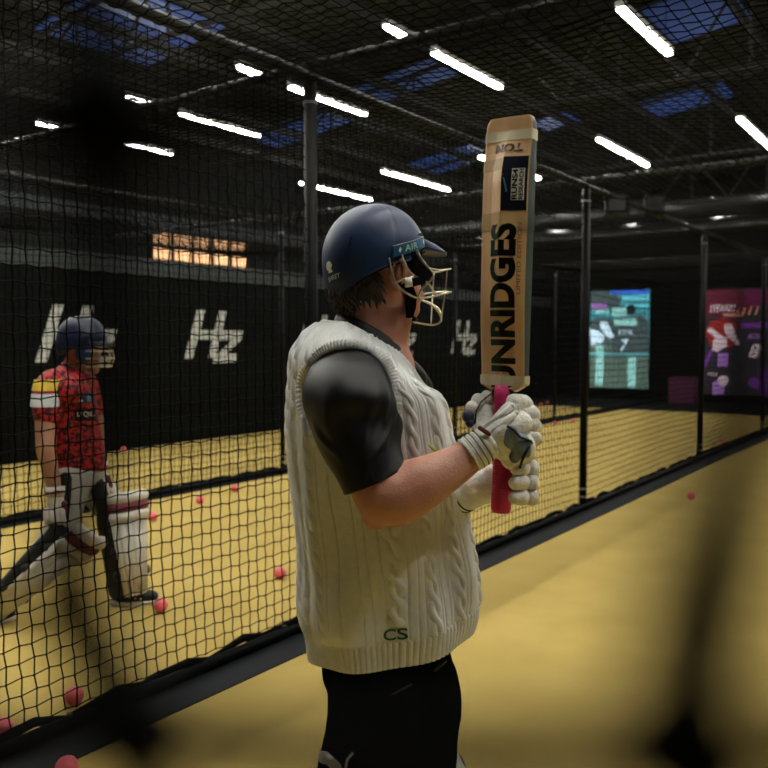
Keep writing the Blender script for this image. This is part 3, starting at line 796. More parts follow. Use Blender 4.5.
# --- helmet
HH = M(376.5,272,2.0)
def hs(az, ph, off=0.0):
    """helmet shell: az from the face direction towards the near side, ph latitude"""
    c, s = math.cos(az), math.sin(az)
    rf = .121 if c > 0 else .131
    rx, ry, rz = rf+off, .116+off, .131+off
    if ph >= 0: h, z = math.cos(ph)**.92, math.sin(ph)*rz
    else: h, z = math.cos(ph)**.45, math.sin(ph)*rz
    return HH+FH*(rx*c*h)+SH*(ry*s*h)+Vector((0,0,.030+z))
def hz(az, z, off=0.0):
    return hs(az, math.asin(max(-.95, min(.99, (z-.030)/.131))), off)
def edge_z(az):
    a = abs((az+PI) % (2*PI)-PI)
    # front brow .052, ear side .022, back -.062
    return .050-.035*sm(.5,1.2,a)-.085*sm(1.15,2.9,a)
helm = empty('helmet', (0,0,0)); helm.parent = man
mb = MB(); R = []
for i in range(44):
    row = []
    for k in range(120):
        az = 2*PI*k/120; p0 = math.asin((edge_z(az)-.030)/.131); ph = p0+(PI/2-.004-p0)*i/43
        seam = .0016*math.exp(-(abs(math.sin(az-PI/2+.25))/.03)**2) if i > 3 else 0
        row.append(hs(az, ph, -seam))
    R.append(row)
mb.grid([[hs(2*PI*k/120, math.asin((edge_z(2*PI*k/120)-.030)/.131), -.009) for k in range(120)]]+[[hs(2*PI*k/120, math.asin((edge_z(2*PI*k/120)-.030)/.131), .002) for k in range(120)]]+R)
shell = mb.build('shell', M_shell, helm, True)
MB().ball(HH+Vector((.0,0,.1605)), (.012,.012,.004), 14).build('top_vent', M_foam, helm, True)
MB().tube([hz(2.2+.0*i, .05+.01*i, .001) for i in range(3)], .002, 6).build('vent_slot', M_foam, helm)
# lining seen under the edge
mb = MB(); mb.grid([[hs(2*PI*k/80, math.asin((edge_z(2*PI*k/80)-.030)/.131), -.008)+Vector((0,0,d)) for k in range(80)] for d in (-.006,.0,.04)]); mb.build('lining', M_foam, helm, True)
# peak
mb = MB(); up = []; dn = []
for i in range(9):
    t = i/8; r1 = []; r2 = []
    for k in range(41):
        dg_ = -36+72*k/40; az = math.radians(dg_); w = max(0, math.cos(math.radians(dg_)*2.45))**.5
        base = hz(az, .064, .001); base.z = HH.z+.066-.006*t
        p = base+(FH*1.0+SH*math.sin(az)*.25)*(.054*w*t)+Vector((0,0,-.010*t*w-.006*t*t+.008*math.cos(az)*t*(1-t)))
        r1.append(p+Vector((0,0,.006*(1-t)+.003))); r2.append(p-Vector((0,0,.016*(1-t)+.003)))
    up.append(r1); dn.append(r2)
mb.grid(up, wrap=False); mb.grid([r[::-1] for r in dn], wrap=False); mb.grid([up[-1], dn[-1]], wrap=False)
mb.grid([[r[0] for r in up],[r[0] for r in dn]], wrap=False); mb.grid([[r[-1] for r in up],[r[-1] for r in dn]], wrap=False)
mb.build('peak', M_shell, helm, True)
# label strip along the temple, both sides
def lab_pt(u, v, s=1, off=.006):
    az = 1.42-.86*u; z = .036+.030*u+v*(.024-.002*u); p = hz(az*s, z, off); return p
for s in (1, -1):
    mb = MB(); R = []
    for off in (.0,.007):
        for v in ((-.5,.5) if off == 0 else (.5,-.5)): R.append([lab_pt(i/24, v, s, off) for i in range(25)])
    R2 = [R[0], R[3], R[2], R[1], R[0]]
    mb.grid(R2, wrap=False); mb.add([r[0] for r in R2[:4]], [(0,1,2,3)]); mb.add([r[-1] for r in R2[:4]], [(3,2,1,0)])
    ls = mb.build('side_label', M_label, helm)
    MB().tube([lab_pt(i/24, .5, s, .006) for i in range(25)], .0012, 5).build('label_edge', M_grille, ls)
    if s == 1:
        text_on('lettering', 'AIR', M_ltext, ls, lambda a, b_: lab_pt(.44+a, b_/.023, 1, .0082), width=.36, height=.0135, bold=.01, sub=10, spacing=1.1)
        for uu, ss in ((.14,1),(.90,1)):
            q = MB(); flat_poly(q, [lab_pt(uu-.035,.0,1,.0078), lab_pt(uu,-.28,1,.0078), lab_pt(uu+.04,-.02,1,.0078), lab_pt(uu+.01,.28,1,.0078)], -SH*-1, .0006); q.build('small_logo', M_wtext, ls)
# maker's mark at the back
AZ0, ZB0 = 2.62, -.018
text_on('lettering', 'SHREY', M_wtext, shell, lambda a, b_: hz(AZ0-a/.105, ZB0+b_+a*.25, .0012), width=.040, height=.011, bold=.02, sub=8)
for pl in ([(-.012,.018),(-.004,.012),(.004,.018),(.010,.026),(.002,.036),(-.008,.034),(-.013,.026)], [(-.006,.008),(.010,.010),(.006,.018),(-.002,.017)]):
    mb = MB(); mb.add([hz(AZ0+.09-a/.105, ZB0+.002+b_, .0013) for a, b_ in pl], [tuple(range(len(pl)))]); mb.build('emblem', M_wtext, shell)
# grille: steel bars round the face
g = MB(); rb_ = .0024
def bar(pts, r=rb_, sub=5):
    P = [M(*p) for p in pts]; out = []
    for i in range(len(P)-1):
        a = P[max(i-1,0)]; b_ = P[i]; c = P[i+1]; d = P[min(i+2,len(P)-1)]
        for k in range(sub):
            u = k/sub; out.append(.5*((2*b_)+(-a+c)*u+(2*a-5*b_+4*c-d)*u*u+(-a+3*b_-3*c+d)*u**3))
    out.append(P[-1]); g.tube(out, r, 8)
bar([(389,258,1.89),(392,272,1.885),(396,283,1.885),(405,292,1.90),(418,298,1.93),(432,296.5,1.965),(449,292.5,2.01),(450,292,2.05),(440,292,2.10),(424,294,2.13)])
bar([(402,255,1.885),(405,264,1.88),(411,273,1.89),(420,279,1.91),(428,283,1.93),(433,290,1.955),(437,296,1.975)])
bar([(417,250,1.90),(421,258,1.90),(427,266,1.915),(434,272,1.935),(448,269.5,2.01),(450,269,2.05),(440,270,2.10),(428,268,2.12)])
bar([(395,283,1.885),(404,279,1.885),(414,277,1.895)])
bar([(433,273,1.935),(431,280,1.935),(427,284,1.93),(421,290,1.925),(418,298,1.93)])
bar([(419,299,1.93),(428,303,1.945),(436,309,1.97),(441,317,2.0),(440,322,2.01),(432,325,2.0),(415,322.5,1.97),(413,322,1.96)])
bar([(419,299,2.12),(430,303,2.10),(439,309,2.06),(441,317,2.0)])
bar([(447,270,2.015),(445,293,2.01),(441.5,317,2.0)], .0018)
bar([(434,273,2.09),(432.5,296,2.07),(431,324,2.0)], .0018)
gr = g.build('grille', M_grille, helm, True)
# ear foam, cheek pads and chin strap
mb = MB()
def slab(pts, d0, d1):
    mb = MB()
    P = [M(x, y, d0) for x, y in pts]; Q = [M(x, y, d1) for x, y in pts]; k = len(P)
    mb.add(P+Q, [tuple(range(k)), tuple(range(k, 2*k))[::-1]]+[(i, k+i, k+(i+1) % k, (i+1) % k) for i in range(k)]); mb.build('foam_guard', M_foam, helm)
slab([(404,254),(415,251),(421,262),(431,271),(433,276),(426,281),(416,279),(409,272),(405,263)], 1.915, 1.93)
slab([(404,254),(415,251),(421,262),(431,271),(433,276),(426,281),(416,279),(409,272),(405,263)], 2.09, 2.10)
slab([(397,284),(403,280),(420,277),(428,279),(424,284),(412,287),(405,289),(399,288)], 1.895, 1.905)
slab([(404,285),(413,285),(417,296),(416,308),(413,318),(406,318),(405,300)], 1.935, 1.95)
mb = MB(); mb.cone(M(398,325,1.97), M(411,320,1.985), .006, .012); mb.cone(M(411,320,1.985), M(413,320,2.05), .012, .012)
mb.build('chin_strap', M_foam, helm, True); mb = MB(); mb.cone(M(386,248,1.91), M(392,258,1.905), .010, .008)
mb.build('label_pad', M_foam, helm, True)
mb = MB(); mb.tube([M(408,278,1.885), M(409,287,1.885)], .0088, 16, flat=.6); mb.build('white_clip', M_wtext, helm, True)
mb = MB(); mb.tube([M(404,320,1.955), M(412,317,1.965)], .004, 8, flat=.5); mb.build('chin_buckle', M_grille, helm, True)
# --- gloves
def glove_part(name, pts, m, par, vox=.0035, it=3):
    q = MB()
    for p in pts:
        if len(p) == 4: q.ball(M(p[0], p[1], p[2]), p[3], 16)
        else: q.cone(M(p[0],p[1],p[2]), M(p[3],p[4],p[5]), p[6], p[7])
    return q.blob(name, m, par, vox, it)
gl = empty('batting_glove', (0,0,0)); gl.parent = man
glove_part('palm', [(488,441,1.765,504,432,1.755,.032,.036),(504,432,1.755,518,424,1.765,.036,.032),(504,446,1.76,522,446,1.76,.032,.030),(512,458,1.765,524,452,1.77,.026,.026),(490,432,1.76,508,410,1.755,.018,.016),(508,410,1.755,520,402,1.77,.016,.018)], M_glove, gl)
for (x, y, d, r) in ((522,403,1.79,.019),(529,413,1.80,.0195),(531,425,1.80,.019),(531,437,1.80,.0185)):
    f = MB(); f.cone(M(x-8,y-1,d-.025), M(x+1,y,d-.01), r*.98, r); f.cone(M(x+1,y,d-.01), M(x+4,y+2,d+.02), r, r*.9)
    f.cone(M(x+3,y+3,d+.035), M(x-8,y+5,d+.052), r*.86, r*.8); f.cone(M(x-12,y+6,d+.055), M(x-22,y+6,d+.048), r*.78, r*.7)
    f.blob('finger', M_glove, gl, .0032, 2)
    s_ = MB(); s_.tube([M(x-9,y+7,d-.045), M(x-2,y+8,d-.036), M(x+5,y+8,d-.01)], .0012, 5); s_.build('finger_seam', M_line, gl)
for (x, y, d, r, mm) in ((487,398,1.815,.017,M_glove),(478,401,1.81,.0165,M_glove),(472,408,1.80,.0155,M_glove),(468,416,1.795,.0145,M_gnavy),(470,422,1.795,.012,M_gnavy)):
    f = MB(); f.ball(M(x,y,d), (r*.95,r,r*1.05), 18); f.build('thumb_roll', mm, gl, True)
glove_part('thumb_base', [(486,412,1.81,480,428,1.80,.020,.022),(480,428,1.80,492,440,1.785,.022,.022)], M_glove, gl)
th_ = MB(); th_.tube([M(492,393,1.79), M(481,402,1.785), M(476,412,1.782), M(475,424,1.785)], .0018, 6); th_.build('thumb_seam', M_line, gl)
# guard panel on the back of the hand
gp = glove_part('back_guard', [(511,437,1.728,(.019,.014,.026)),(521,446,1.730,(.022,.014,.028)),(515,456,1.735,(.014,.012,.016)),(527,450,1.738,(.010,.012,.018))], M_ggrey, gl, .003, 4)
gs = MB(); gs.tube([M(507,426,1.718), M(514,430,1.714), M(520,437,1.712), M(531,441,1.722), M(532,444,1.722)], .0028, 8); gs.build('guard_trim', M_line, gl, True); gs = MB(); gs.tube([M(531,442,1.722), M(526,452,1.716), M(522,461,1.722), M(520,468,1.735)], .0028, 8)
gs.build('guard_trim', M_line, gl, True)
# straps of wrinkled leather over the handle
for (a, b_) in (((484,429,1.755),(512,406,1.737)), ((487,436,1.738),(516,413,1.728))):
    q = MB(); q.cone(M(*a), M(*b_), .007, .006); q.build('leather_fold', M_glove, gl, True)
# cuff
def cuff(par, a, b_, r0, r1, n_lines):
    A, B = M(*a), M(*b_); q = MB(); ax = (B-A); pts = [A+ax*t for t in [i/16 for i in range(17)]]
    q.tube(pts, [r0+(r1-r0)*i/16+.0012*math.cos(i*2.2) for i in range(17)], 28); q.build('cuff', M_glove, par, True)
    for k in range(n_lines):
        t = .22+.2*k; q = MB(); q.tube([A+ax*(t-.012), A+ax*(t+.012)], r0+(r1-r0)*t+.0022, 28); q.build('cuff_stripe', M_line, par)
cuff(gl, (469,455,1.752), (491,440,1.758), .0395, .036, 3)
q = MB(); q.cone(M(480,428,1.725), M(489,434,1.722), .005, .005); q.build('cuff_tab', M_dred, gl, True)
gl2 = empty('batting_glove', (0,0,0)); gl2.parent = man
glove_part('palm', [(476,488,1.885,494,485,1.865,.040,.042),(494,485,1.865,508,480,1.86,.042,.034),(492,476,1.86,512,470,1.85,.026,.026)], M_glove, gl2)
for (x, y, d, r) in ((524,467,1.795,.0195),(523,481,1.792,.021),(523,496,1.792,.0205)):
    f = MB(); f.cone(M(x-16,y+1,d+.04), M(x-4,y,d+.04), r*.8, r*.9); f.cone(M(x+4,y-1,d+.02), M(x+6,y,d+.005), r, r); f.blob('finger', M_glove, gl2, .0032, 2)
    f = MB(); f.cone(M(x-2,y+1,d-.03), M(x-8,y+2,d-.038), r*.95, r*.72); f.blob('finger_roll', M_glove, gl2, .0032, 2)
    f = MB(); f.ball(M(x+9,y+1,d-.008), (r*.75,r*.95,r*.95), 16); f.build('finger_tip_roll', M_glove, gl2, True)
cuff(gl2, (459,497,1.935), (478,490,1.89), .041, .037, 2)
# ================================================================== THE BAT
M_wood = mat('willow', (.86,.58,.34), .42, var=.10, scale=4, col2=(.78,.49,.26))
nt = M_wood.node_tree
for nd in nt.nodes:
    if nd.type == 'TEX_NOISE': 
        mp = nt.nodes.new('ShaderNodeMapping'); mp.inputs['Scale'].default_value = (14,14,.6)
        tcn = [x for x in nt.nodes if x.type == 'TEX_COORD'][0]; nt.links.new(tcn.outputs['Object'], mp.inputs['Vector']); nt.links.new(mp.outputs['Vector'], nd.inputs['Vector'])
M_edge = mat('blade_edge_tape', (.075,.105,.10), .35, var=.25, scale=12)
M_grip = mat('pink_grip', (.62,.02,.16), .5, bump=.25, bscale=300)
M_tape = mat('clear_tape', (.72,.66,.50), .3, var=.05)
M_tape2 = mat('thin_clear_tape', (.62,.44,.26), .2)
M_bgreen = mat('green_bat_print', (.004,.026,.012), .3); M_bblack = mat('black_bat_print', (.002,.003,.003), .3)
M_navy = mat('navy_sticker', (.012,.014,.028), .25)
BD = 1.80
p_bot, p_top = wpt(501,512,BD), wpt(512,120,BD)
# handle base at p_bot; blade rises; the ridge side faces left of the camera
zax = (p_top-p_bot).normalized(); al = math.radians(33)
toc = -(RT*math.sin(al)+VW*math.cos(al)); yb = -(toc-zax*toc.dot(zax)).normalized(); xb = yb.cross(zax)
Rm = Matrix((xb, yb, zax)).transposed().to_4x4(); Rm.translation = p_bot
bat = bpy.data.objects.new('cricket_bat', None); C.objects.link(bat); bat.matrix_world = Rm
tag(bat, 'wooden cricket bat with pink grip held upright in white gloves', 'cricket bat')
LB = (p_top-p_bot).length; Z0 = .268
def prof(z):
    """half width, edge thickness, ridge height at z"""
    t = (z-Z0)/(LB-Z0)
    w = (.0505+.003*t)*sm(-.02,.03,t)**.5; w = max(w, .012)
    if t > .965: w *= math.sqrt(max(0, 1-((t-.965)/.036)**2))*.15+.85
    e = .022+.014*sm(0,.35,t)*sm(1.02,.72,t)
    r = .030+.030*sm(0,.5,t)*sm(1.0,.75,t)-.008*sm(.85,1,t)
    return w, e, max(r, e+.003)
def sect(z, off=0.0):
    w, e, r = prof(z); w += off
    pts = [(-w,.0+off),(-w-.0006*1,-e*.5),(-w,-e-off),(-w*.94,-e-.0015-off),(-w*.5,-(e+(r-e)*.42)-off),(-w*.12,-(e+(r-e)*.88)-off),(0,-r-off),(w*.12,-(e+(r-e)*.88)-off),(w*.5,-(e+(r-e)*.42)-off),(w*.94,-e-.0015-off),(w,-e-off),(w+.0006,-e*.5),(w,.0+off),(w*.5,.002+off),(-w*.5,.002+off)]
    return [Vector((x, y+.012, z)) for x, y in pts]
def surf_y(x, z, off=0.0):
    w, e, r = prof(z); u = min(1, abs(x)/w); 
    ys = [(0,r),(.12,e+(r-e)*.88),(.5,e+(r-e)*.42),(.94,e+.0015),(1,e)]
    for (a, ya), (b_, yb_) in zip(ys, ys[1:]):
        if a <= u <= b_: return -(ya+(yb_-ya)*(u-a)/(b_-a))-off+.012
    return -e-off+.012
def loft_blade(name, z0, z1, m, par, off=0.0, n=60, caps=True, side=None):
    mb = MB(); R = [sect(z0+(z1-z0)*i/n, off) for i in range(n+1)]; mb.grid(R)
    if caps:
        k = len(R[0]); mb.add(R[0], [tuple(range(k))]); mb.add(R[-1], [tuple(range(k))[::-1]])
    o = mb.build(name, m, par)
    if side:
        o.data.materials.append(side)
        for f in o.data.polygons:
            c = f.center
            if abs(f.normal.x) > .8 and abs(c.x) > .05: f.material_index = 1
    return o
blade = loft_blade('blade', Z0-.002, LB, M_wood, bat, side=M_edge)
# rounded toe
R = [[Vector((p.x*(1-.10*t*t), (p.y-.0)*(1-.05*t), LB+.004*math.sin(t*PI/2))) for p in sect(LB)] for t in (0,.5,1)]
mb = MB(); mb.grid(R); mb.add(R[-1], [tuple(range(len(R[-1])))[::-1]]); mb.build('toe', M_wood, blade)
mb = MB(); zs = [0,.004,.02,.10,.20,.25,Z0+.012]; mb.tube([(0,0,z) for z in zs], [.0195,.0215,.0225,.0205,.0215,.0225,.0225], 24); mb.build('grip', M_grip, bat, True)
mb = MB(); mb.tube([(.0218*math.cos(i*PI/8),.0218*math.sin(i*PI/8),.012+i*.006/16) for i in range(16*40)], .0010, 4)
mb.build('grip_ring', M_grip, bat)
def bz(py): return (512-py)/(512-120.0)*LB
def band_t(y0, y1, m, name='tape', off=.0012, caps=False): loft_blade(name, bz(y1), bz(y0), m, blade, off, 6, True, side=(M_edge if m is M_tape2 else None))
band_t(132,142,M_tape); band_t(373,383,M_tape, off=.002); band_t(160,171,M_tape2, off=.0008); band_t(213,230,M_tape2, off=.0007)
def on_blade(x0, zc, off, rot=90):
    def fn(u, v):
        if rot == 90: x, z = x0-v, zc+u
        else: x, z = x0-u, zc-v
        return Vector((x, surf_y(x, z, off), z))
    return fn
# big brand lettering across the ridge
me = None
def big_text():
    me = text_mesh('SUNRIDGES', (bz(224)-bz(402)), .058, bold=.042, spacing=1.0)
    bm = bmesh.new(); bm.from_mesh(me)
    def cutx(y): bmesh.ops.bisect_plane(bm, geom=bm.verts[:]+bm.edges[:]+bm.faces[:], plane_co=(0, y, 0), plane_no=(0, 1, 0))
    X0 = .0035; zc = (bz(224)+bz(402))/2
    for xx in (0, .0064, -.0064, .0267, -.0267): cutx(X0-xx)
    for i in range(1, 24):
        q = (bz(402)+(bz(224)-bz(402))*i/24)-zc
        bmesh.ops.bisect_plane(bm, geom=bm.verts[:]+bm.edges[:]+bm.faces[:], plane_co=(q,0,0), plane_no=(1,0,0))
    for f in bm.faces:
        f.material_index = 0 if f.calc_center_median().y > X0 else 1
    fn = on_blade(X0, zc, .0011)
    for v in bm.verts: v.co = fn(v.co.x, v.co.y)
    me.materials.clear(); me.materials.append(M_bgreen); me.materials.append(M_bblack); bm.to_mesh(me); bm.free()
    link_mesh('brand_lettering', me, None, blade)
big_text()
text_on('lettering', 'TON', mat('brown_print', (.10,.045,.02), .4), blade, on_blade(.006, bz(150), .0010, 180), width=.062, height=.019, bold=.055, cuts=(.006,-.006,0), sub=6)
text_on('lettering', 'LIMITED EDITION', mat('faint_print', (.26,.15,.07), .4), blade, on_blade(.0385, bz(258), .0010), width=.15, height=.008, sub=8)
# navy sticker on the right-hand facet
mb = MB(); R = []
for i in range(13):
    z = bz(212)+(bz(159)-bz(212))*i/12; R.append([Vector((x, surf_y(x, z, .0014), z)) for x in (.0012,.008,.018,.027,.036,.045,.0505)])
mb.grid(R, wrap=False); st = mb.build('sticker', M_navy, blade)
def sfn(x0, zc, off): 
    f0 = on_blade(x0, zc, off); return f0
mb = MB(); R = []
for i in range(9):
    z = bz(202)+(bz(171)-bz(202))*i/8; R.append([Vector((x, surf_y(x, z, .0019), z)) for x in (.020,.0265,.033,.040,.0455)])
mb.grid(R, wrap=False); mb.build('sticker_panel', M_wtext, st)
text_on('lettering', 'RUNS4', M_navy, st, sfn(.0265, (bz(202)+bz(171))/2, .0024), width=.064, height=.0105, bold=.03, sub=6)
text_on('lettering', 'RESEARCH', M_navy, st, sfn(.0390, (bz(202)+bz(171))/2, .0024), width=.064, height=.0085, bold=.02, sub=6)
mb = MB(); mb.tube([Vector((x, surf_y(x, z, .0022), z)) for x, z in ((.012,bz(194)),(.009,bz(187)),(.005,bz(180)))], [.0022,.0024,.0016], 6, flat=.3); mb.build('sticker_bat', mat('light_blue_print', (.12,.35,.62), .4), st)
mb = MB(); mb.ball(Vector((.003, surf_y(.003, bz(177), .0022), bz(177))), .0014, 8); mb.build('sticker_ball', mat('red_print', (.6,.04,.03), .4), st)
# ================================================================== THE PLAYER IN RED
D2 = 4.6
pl = empty('person', VW*D2+RT*((80-384)/F_PX*D2), YAW, 'player in a red patterned shirt and navy helmet, seen through the net at left', 'person')
LX = (80-384)/F_PX*D2
def P2(px, py, d=D2):
    a, b_ = ray(px, py); return Vector((a*d-LX, d-D2, CAM_H+b_*d))
M_skin2 = mat('tanned_skin', (.40,.20,.13), .55); M_red = mat('red_shirt', (.50,.012,.015), .7, scale=48, col2=(.035,.003,.006), hard=.035)
M_cream = mat('cream_trousers', (.55,.52,.45), .8, bump=.2, bscale=20)
b = MB()
b.ball(P2(84,348), (.095,.085,.115), 20); b.chain([(P2(76,360),.06),(P2(72,385),.075)]); b.ball(P2(98,360,4.6), (.02,.015,.02), 10); b.cone(P2(90,362), P2(95,370), .04, .028)
b.chain([(P2(66,395),.13),(P2(68,430),.14),(P2(76,470),.14)])
b.chain([(P2(50,385,4.48),.075),(P2(46,420,4.40),.058),(P2(46,450,4.36),.052),(P2(53,480,4.38),.042),(P2(56,502,4.40),.036)])   # right arm
b.chain([(P2(85,385,4.75),.07),(P2(94,420,4.82),.055),(P2(96,445,4.78),.046),(P2(100,470,4.7),.036)])
b.chain([(P2(70,475,4.52),.09),(P2(58,530,4.40),.065),(P2(20,585,4.33),.05),(P2(-22,608,4.28),.04)])
b.chain([(P2(88,475,4.68),.09),(P2(118,515,4.66),.065),(P2(122,560,4.64),.05),(P2(126,596,4.62),.04)])
b.blob('body', M_skin2, pl, .014, 4)
# shirt
s_ = MB()
s_.ball(P2(68,385), (.15,.19,.10), 22); s_.chain([(P2(67,395),.155),(P2(70,430),.165),(P2(77,462),.155)]); s_.chain([(P2(70,392,4.47),.10),(P2(80,395,4.76),.10)])
s_.cone(P2(72,372), P2(70,380), .075, .10)
sh2 = s_.blob('shirt', M_red, pl, .013, 4)
s_ = MB(); s_.chain([(P2(54,384,4.47),.085),(P2(49,396,4.43),.085),(P2(48,413,4.41),.080)]); s_.blob('sleeve', M_red, sh2, .012, 2)
s_ = MB(); s_.chain([(P2(84,384,4.76),.08),(P2(90,410,4.80),.075)]); s_.blob('sleeve', M_red, sh2, .012, 2)
def patch(x0, y0, x1, y1, d, m, name='shirt_patch', par=None, bul=.02, r=None):
    mb = MB(); R = []; n = 10
    for i in range(7):
        row = []
        for k in range(n+1):
            u = k/n; v = i/6; x = x0+(x1-x0)*u; y = y0+(y1-y0)*v
            row.append(P2(x, y, d-bul*math.sin(PI*u)))
        R.append(row)
    mb.grid(R, wrap=False); return mb.build(name, m, par or sh2)
def wrap_arm(py0, py1, c0, c1, r, a0, a1, m, name):
    mb = MB(); R = []
    for i in range(5):
        t = i/4; c = c0+(c1-c0)*t
        R.append([c+Vector((r*math.cos(a), -r*math.sin(a), 0)) for a in [a0+(a1-a0)*k/16 for k in range(17)]])
    mb.grid(R, wrap=False); return mb.build(name, m, sh2, True)
wrap_arm(0,0,P2(52,379,4.46),P2(49.5,390,4.44),.088,.4,2.9,mat('yellow_patch', (.72,.50,.05), .6),'yellow_patch')
wp_ = wrap_arm(0,0,P2(49,393,4.435),P2(48,406,4.42),.0875,.5,2.9,mat('pale_patch', (.62,.66,.72), .6),'white_patch')
bm_ = mat('blue_print', (.02,.16,.4), .5)
wrap_arm(0,0,P2(48.6,399,4.43),P2(48.4,402,4.428),.0885,1.1,2.2,bm_,'patch_print')
patch(76,393,94,403,4.44, mat('navy_patch', (.03,.06,.10), .6), 'chest_patch'); patch(77,400,84,402,4.425, M_wtext, 'chest_print', bul=.01); patch(86,395,91,402,4.425, mat('pale_blue_print', (.2,.35,.55), .6), 'chest_print', bul=.005)
patch(75,409,95,421,4.432, M_line, 'chest_patch'); 
text_on('lettering', 'D QIC', M_wtext, sh2, lambda u, v: P2(86+u, 414.5-v, 4.405), width=17, height=6, bold=.02)
# collar, trousers
t_ = MB(); t_.ball(P2(79,474,4.6), (.135,.17,.10), 20)
t_.chain([(P2(72,480,4.52),.11),(P2(60,530,4.42),.085),(P2(30,575,4.35),.070),(P2(-14,612,4.30),.06)])
t_.chain([(P2(88,480,4.68),.11),(P2(114,512,4.68),.085),(P2(119,555,4.66),.070),(P2(123,590,4.64),.06)])
tz = t_.blob('trousers', M_cream, pl, .013, 4)
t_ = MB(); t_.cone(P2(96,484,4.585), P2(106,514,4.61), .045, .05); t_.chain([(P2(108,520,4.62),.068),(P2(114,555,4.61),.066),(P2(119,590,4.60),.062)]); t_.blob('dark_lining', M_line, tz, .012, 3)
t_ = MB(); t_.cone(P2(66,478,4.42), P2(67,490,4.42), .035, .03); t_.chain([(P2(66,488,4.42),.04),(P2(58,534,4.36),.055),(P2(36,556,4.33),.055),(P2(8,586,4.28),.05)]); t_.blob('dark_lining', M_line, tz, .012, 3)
# pads: canes in rows, knee roll, wings, straps
def pad(top, bot, nrm_, w, name='leg_pad', roll=True):
    """top/bot: pixel+depth of the pad face, side: sideways direction"""
    par = empty(name, (0,0,0)); par.parent = pl
    A, B = P2(*top), P2(*bot); ax = (B-A).normalized(); sd = nrm_.cross(ax).normalized(); fr_ = ax.cross(sd).normalized()
    for k in range(7):
        u = (k-3)/3; off = sd*u*w+fr_*(.045*(1-u*u)); q = MB(); q.cone(A+off, B+off*.62, w*.20, w*.155, 12); q.build('cane_roll', M_pad, par, True)
    if roll:
        for j in range(3):
            c = A-ax*(.0+.05*j); q = MB(); pts = [c+sd*w*1.05*math.cos(a)+fr_*(.045*math.sin(a)) for a in [PI*i/10 for i in range(11)]]
            q.tube(pts, .034, 10); q.build('knee_roll', M_pad if j != 1 else mat('maroon_trim', (.16,.02,.035), .6), par, True) if j < 3 else None
    for t in (.15,.45,.75):
        c = A+(B-A)*t; q = MB(); pts = [c+sd*w*1.0*math.cos(a)+fr_*(-.11*math.sin(a)) for a in [PI*i/10 for i in range(11)]]; q.tube(pts, .024, 8, flat=.5); q.build('strap', M_line, par, True)
    return par
pad((128,515,4.60), (136,592,4.56), Vector((.8,-.6,.05)), .100)
pad((74,547,4.36), (-4,612,4.28), Vector((.45,-.6,-.65)), .100)
# shoes
def shoe(px, py, d, dirx, L):
    par = empty('shoe', (0,0,0)); par.parent = pl; o_ = P2(px, py, d); dv = dirx.normalized(); z = .012
    q = MB(); q.chain([(Vector((o_.x,o_.y,.065)),.045),(Vector((o_.x,o_.y,.06))+dv*L*.5,.045),(Vector((o_.x,o_.y,.052))+dv*L,.034)]); q.cone(Vector((o_.x,o_.y,.11)), Vector((o_.x,o_.y,.07)), .05, .045)
    u = q.blob('upper', M_line, par, .008, 3)
    for v in u.data.vertices: v.co.z = max(v.co.z, .03)
    q = MB(); q.chain([(Vector((o_.x,o_.y,.03))-dv*.02,.050),(Vector((o_.x,o_.y,.03))+dv*L*.5,.052),(Vector((o_.x,o_.y,.03))+dv*L,.042)]); w_ = q.blob('sole', M_pad, par, .008, 2)
    for v in w_.data.vertices: v.co.z = min(.036, max(v.co.z, .0125))
    q = MB(); sd = Vector((-dv.y, dv.x, 0))
    for k in range(3): c = Vector((o_.x,o_.y,.09-.006*k))+dv*(L*.3+.03*k); q.tube([c-sd*.045+Vector((0,0,-.03)), c+Vector((0,0,.012)), c+sd*.045+Vector((0,0,-.03))], .005, 6)
    q.build('lace', M_pad, par, True)
shoe(122, 604, 4.60, Vector((1,.12,0)), .17)
shoe(-26, 628, 4.28, Vector((.8,.3,0)), .17)
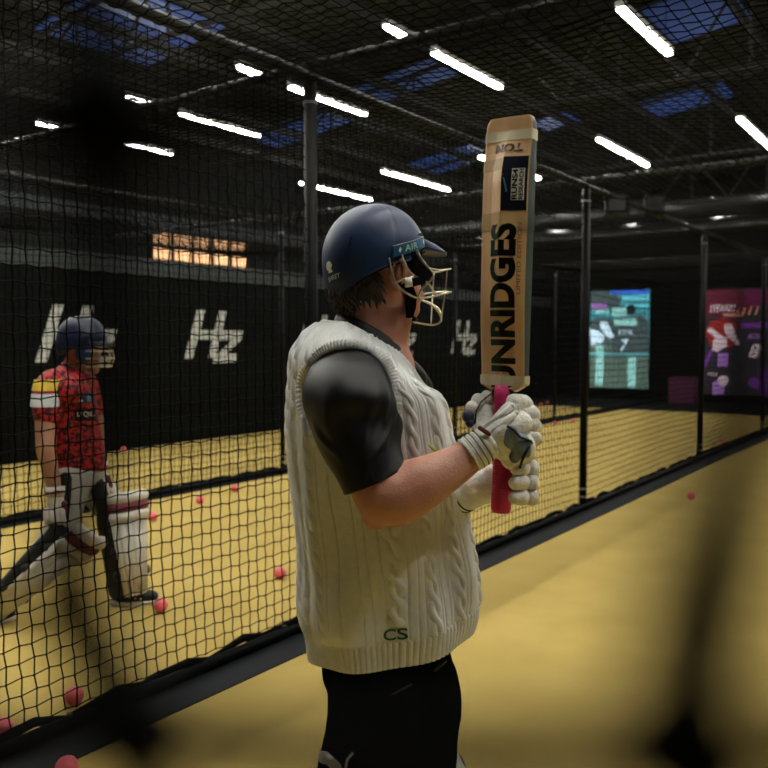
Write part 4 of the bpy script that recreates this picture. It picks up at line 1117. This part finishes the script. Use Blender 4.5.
# gloves
def glove2(px, py, d, name='batting_glove'):
    par = empty(name, (0,0,0)); par.parent = pl; o_ = P2(px, py, d)
    q = MB(); q.cone(o_, o_+Vector((.01,0,-.07)), .045, .040); q.blob('palm', M_pad, par, .008, 2)
    for k in range(4):
        q = MB(); c = o_+Vector((-.04+.028*k, -.03, -.055)); q.chain([(c,.018),(c+Vector((.008,-.01,-.045)),.017),(c+Vector((.016,.02,-.075)),.014)]); q.blob('finger', M_pad, par, .006, 2)
    q = MB(); q.chain([(o_+Vector((.05,-.01,-.02)),.018),(o_+Vector((.065,-.01,-.065)),.014)]); q.build('thumb', mat('maroon_trim', (.16,.02,.035), .6), par, True)
    q = MB(); q.tube([o_+Vector((0,0,.07)), o_+Vector((0,0,.02))], [.050,.046], 16); q.build('cuff', M_pad, par, True)
    q = MB(); q.tube([o_+Vector((0,0,.05)), o_+Vector((0,0,.04))], [.0515,.051], 16); q.build('cuff_stripe', mat('maroon_trim', (.16,.02,.035), .6), par)
glove2(56, 500, 4.36); glove2(99, 474, 4.66)
# helmet
hm = empty('helmet', (0,0,0)); hm.parent = pl; hc = P2(82,343)
mb = MB(); R = []
for i in range(16):
    row = []
    for k in range(48):
        az = 2*PI*k/48; e0 = -.12-.35*sm(1.0,2.6,abs((az+PI) % (2*PI)-PI)); ph = e0+(PI/2-.01-e0)*i/15
        row.append(hc+Vector((.138*math.cos(az)*math.cos(ph)**.8, -.120*math.sin(az)*math.cos(ph)**.8, .150*math.sin(ph))))
    R.append(row)
mb.grid(R); M_sh2 = mat('dark_navy_shell', (.012,.018,.05), .35); mb.build('shell', M_sh2, hm, True)
mb = MB(); up = []
for i in range(5):
    up.append([hc+Vector((.128*math.cos(a)+.06*i/4*math.cos(a)**.5, -.115*math.sin(a), .012-.004*i)) for a in [-1.1+2.2*k/20 for k in range(21)]])
mb.grid(up, wrap=False); mb.grid([[p-Vector((0,0,.012)) for p in r] for r in up], wrap=False); mb.build('peak', M_sh2, hm, True)
mb = MB(); mb.ball(hc+Vector((.045,-.085,-.055)), (.05,.03,.055), 14); mb.build('ear_guard', mat('blue_guard', (.02,.07,.22), .4), hm, True)
mb = MB()
for z, rr in ((-.045,.165),(-.085,.172),(-.13,.155)):
    mb.tube([hc+Vector((rr*math.cos(a), -rr*.75*math.sin(a), z)) for a in [-1.2+2.4*k/16 for k in range(17)]], .0045, 6)
for a in (-.7,-.25,.25,.7): mb.tube([hc+Vector((r_*math.cos(a), -r_*.75*math.sin(a), z)) for r_, z in ((.15,.0),(.172,-.085),(.155,-.13))], .004, 6)
mb.build('grille', M_grille, hm, True)
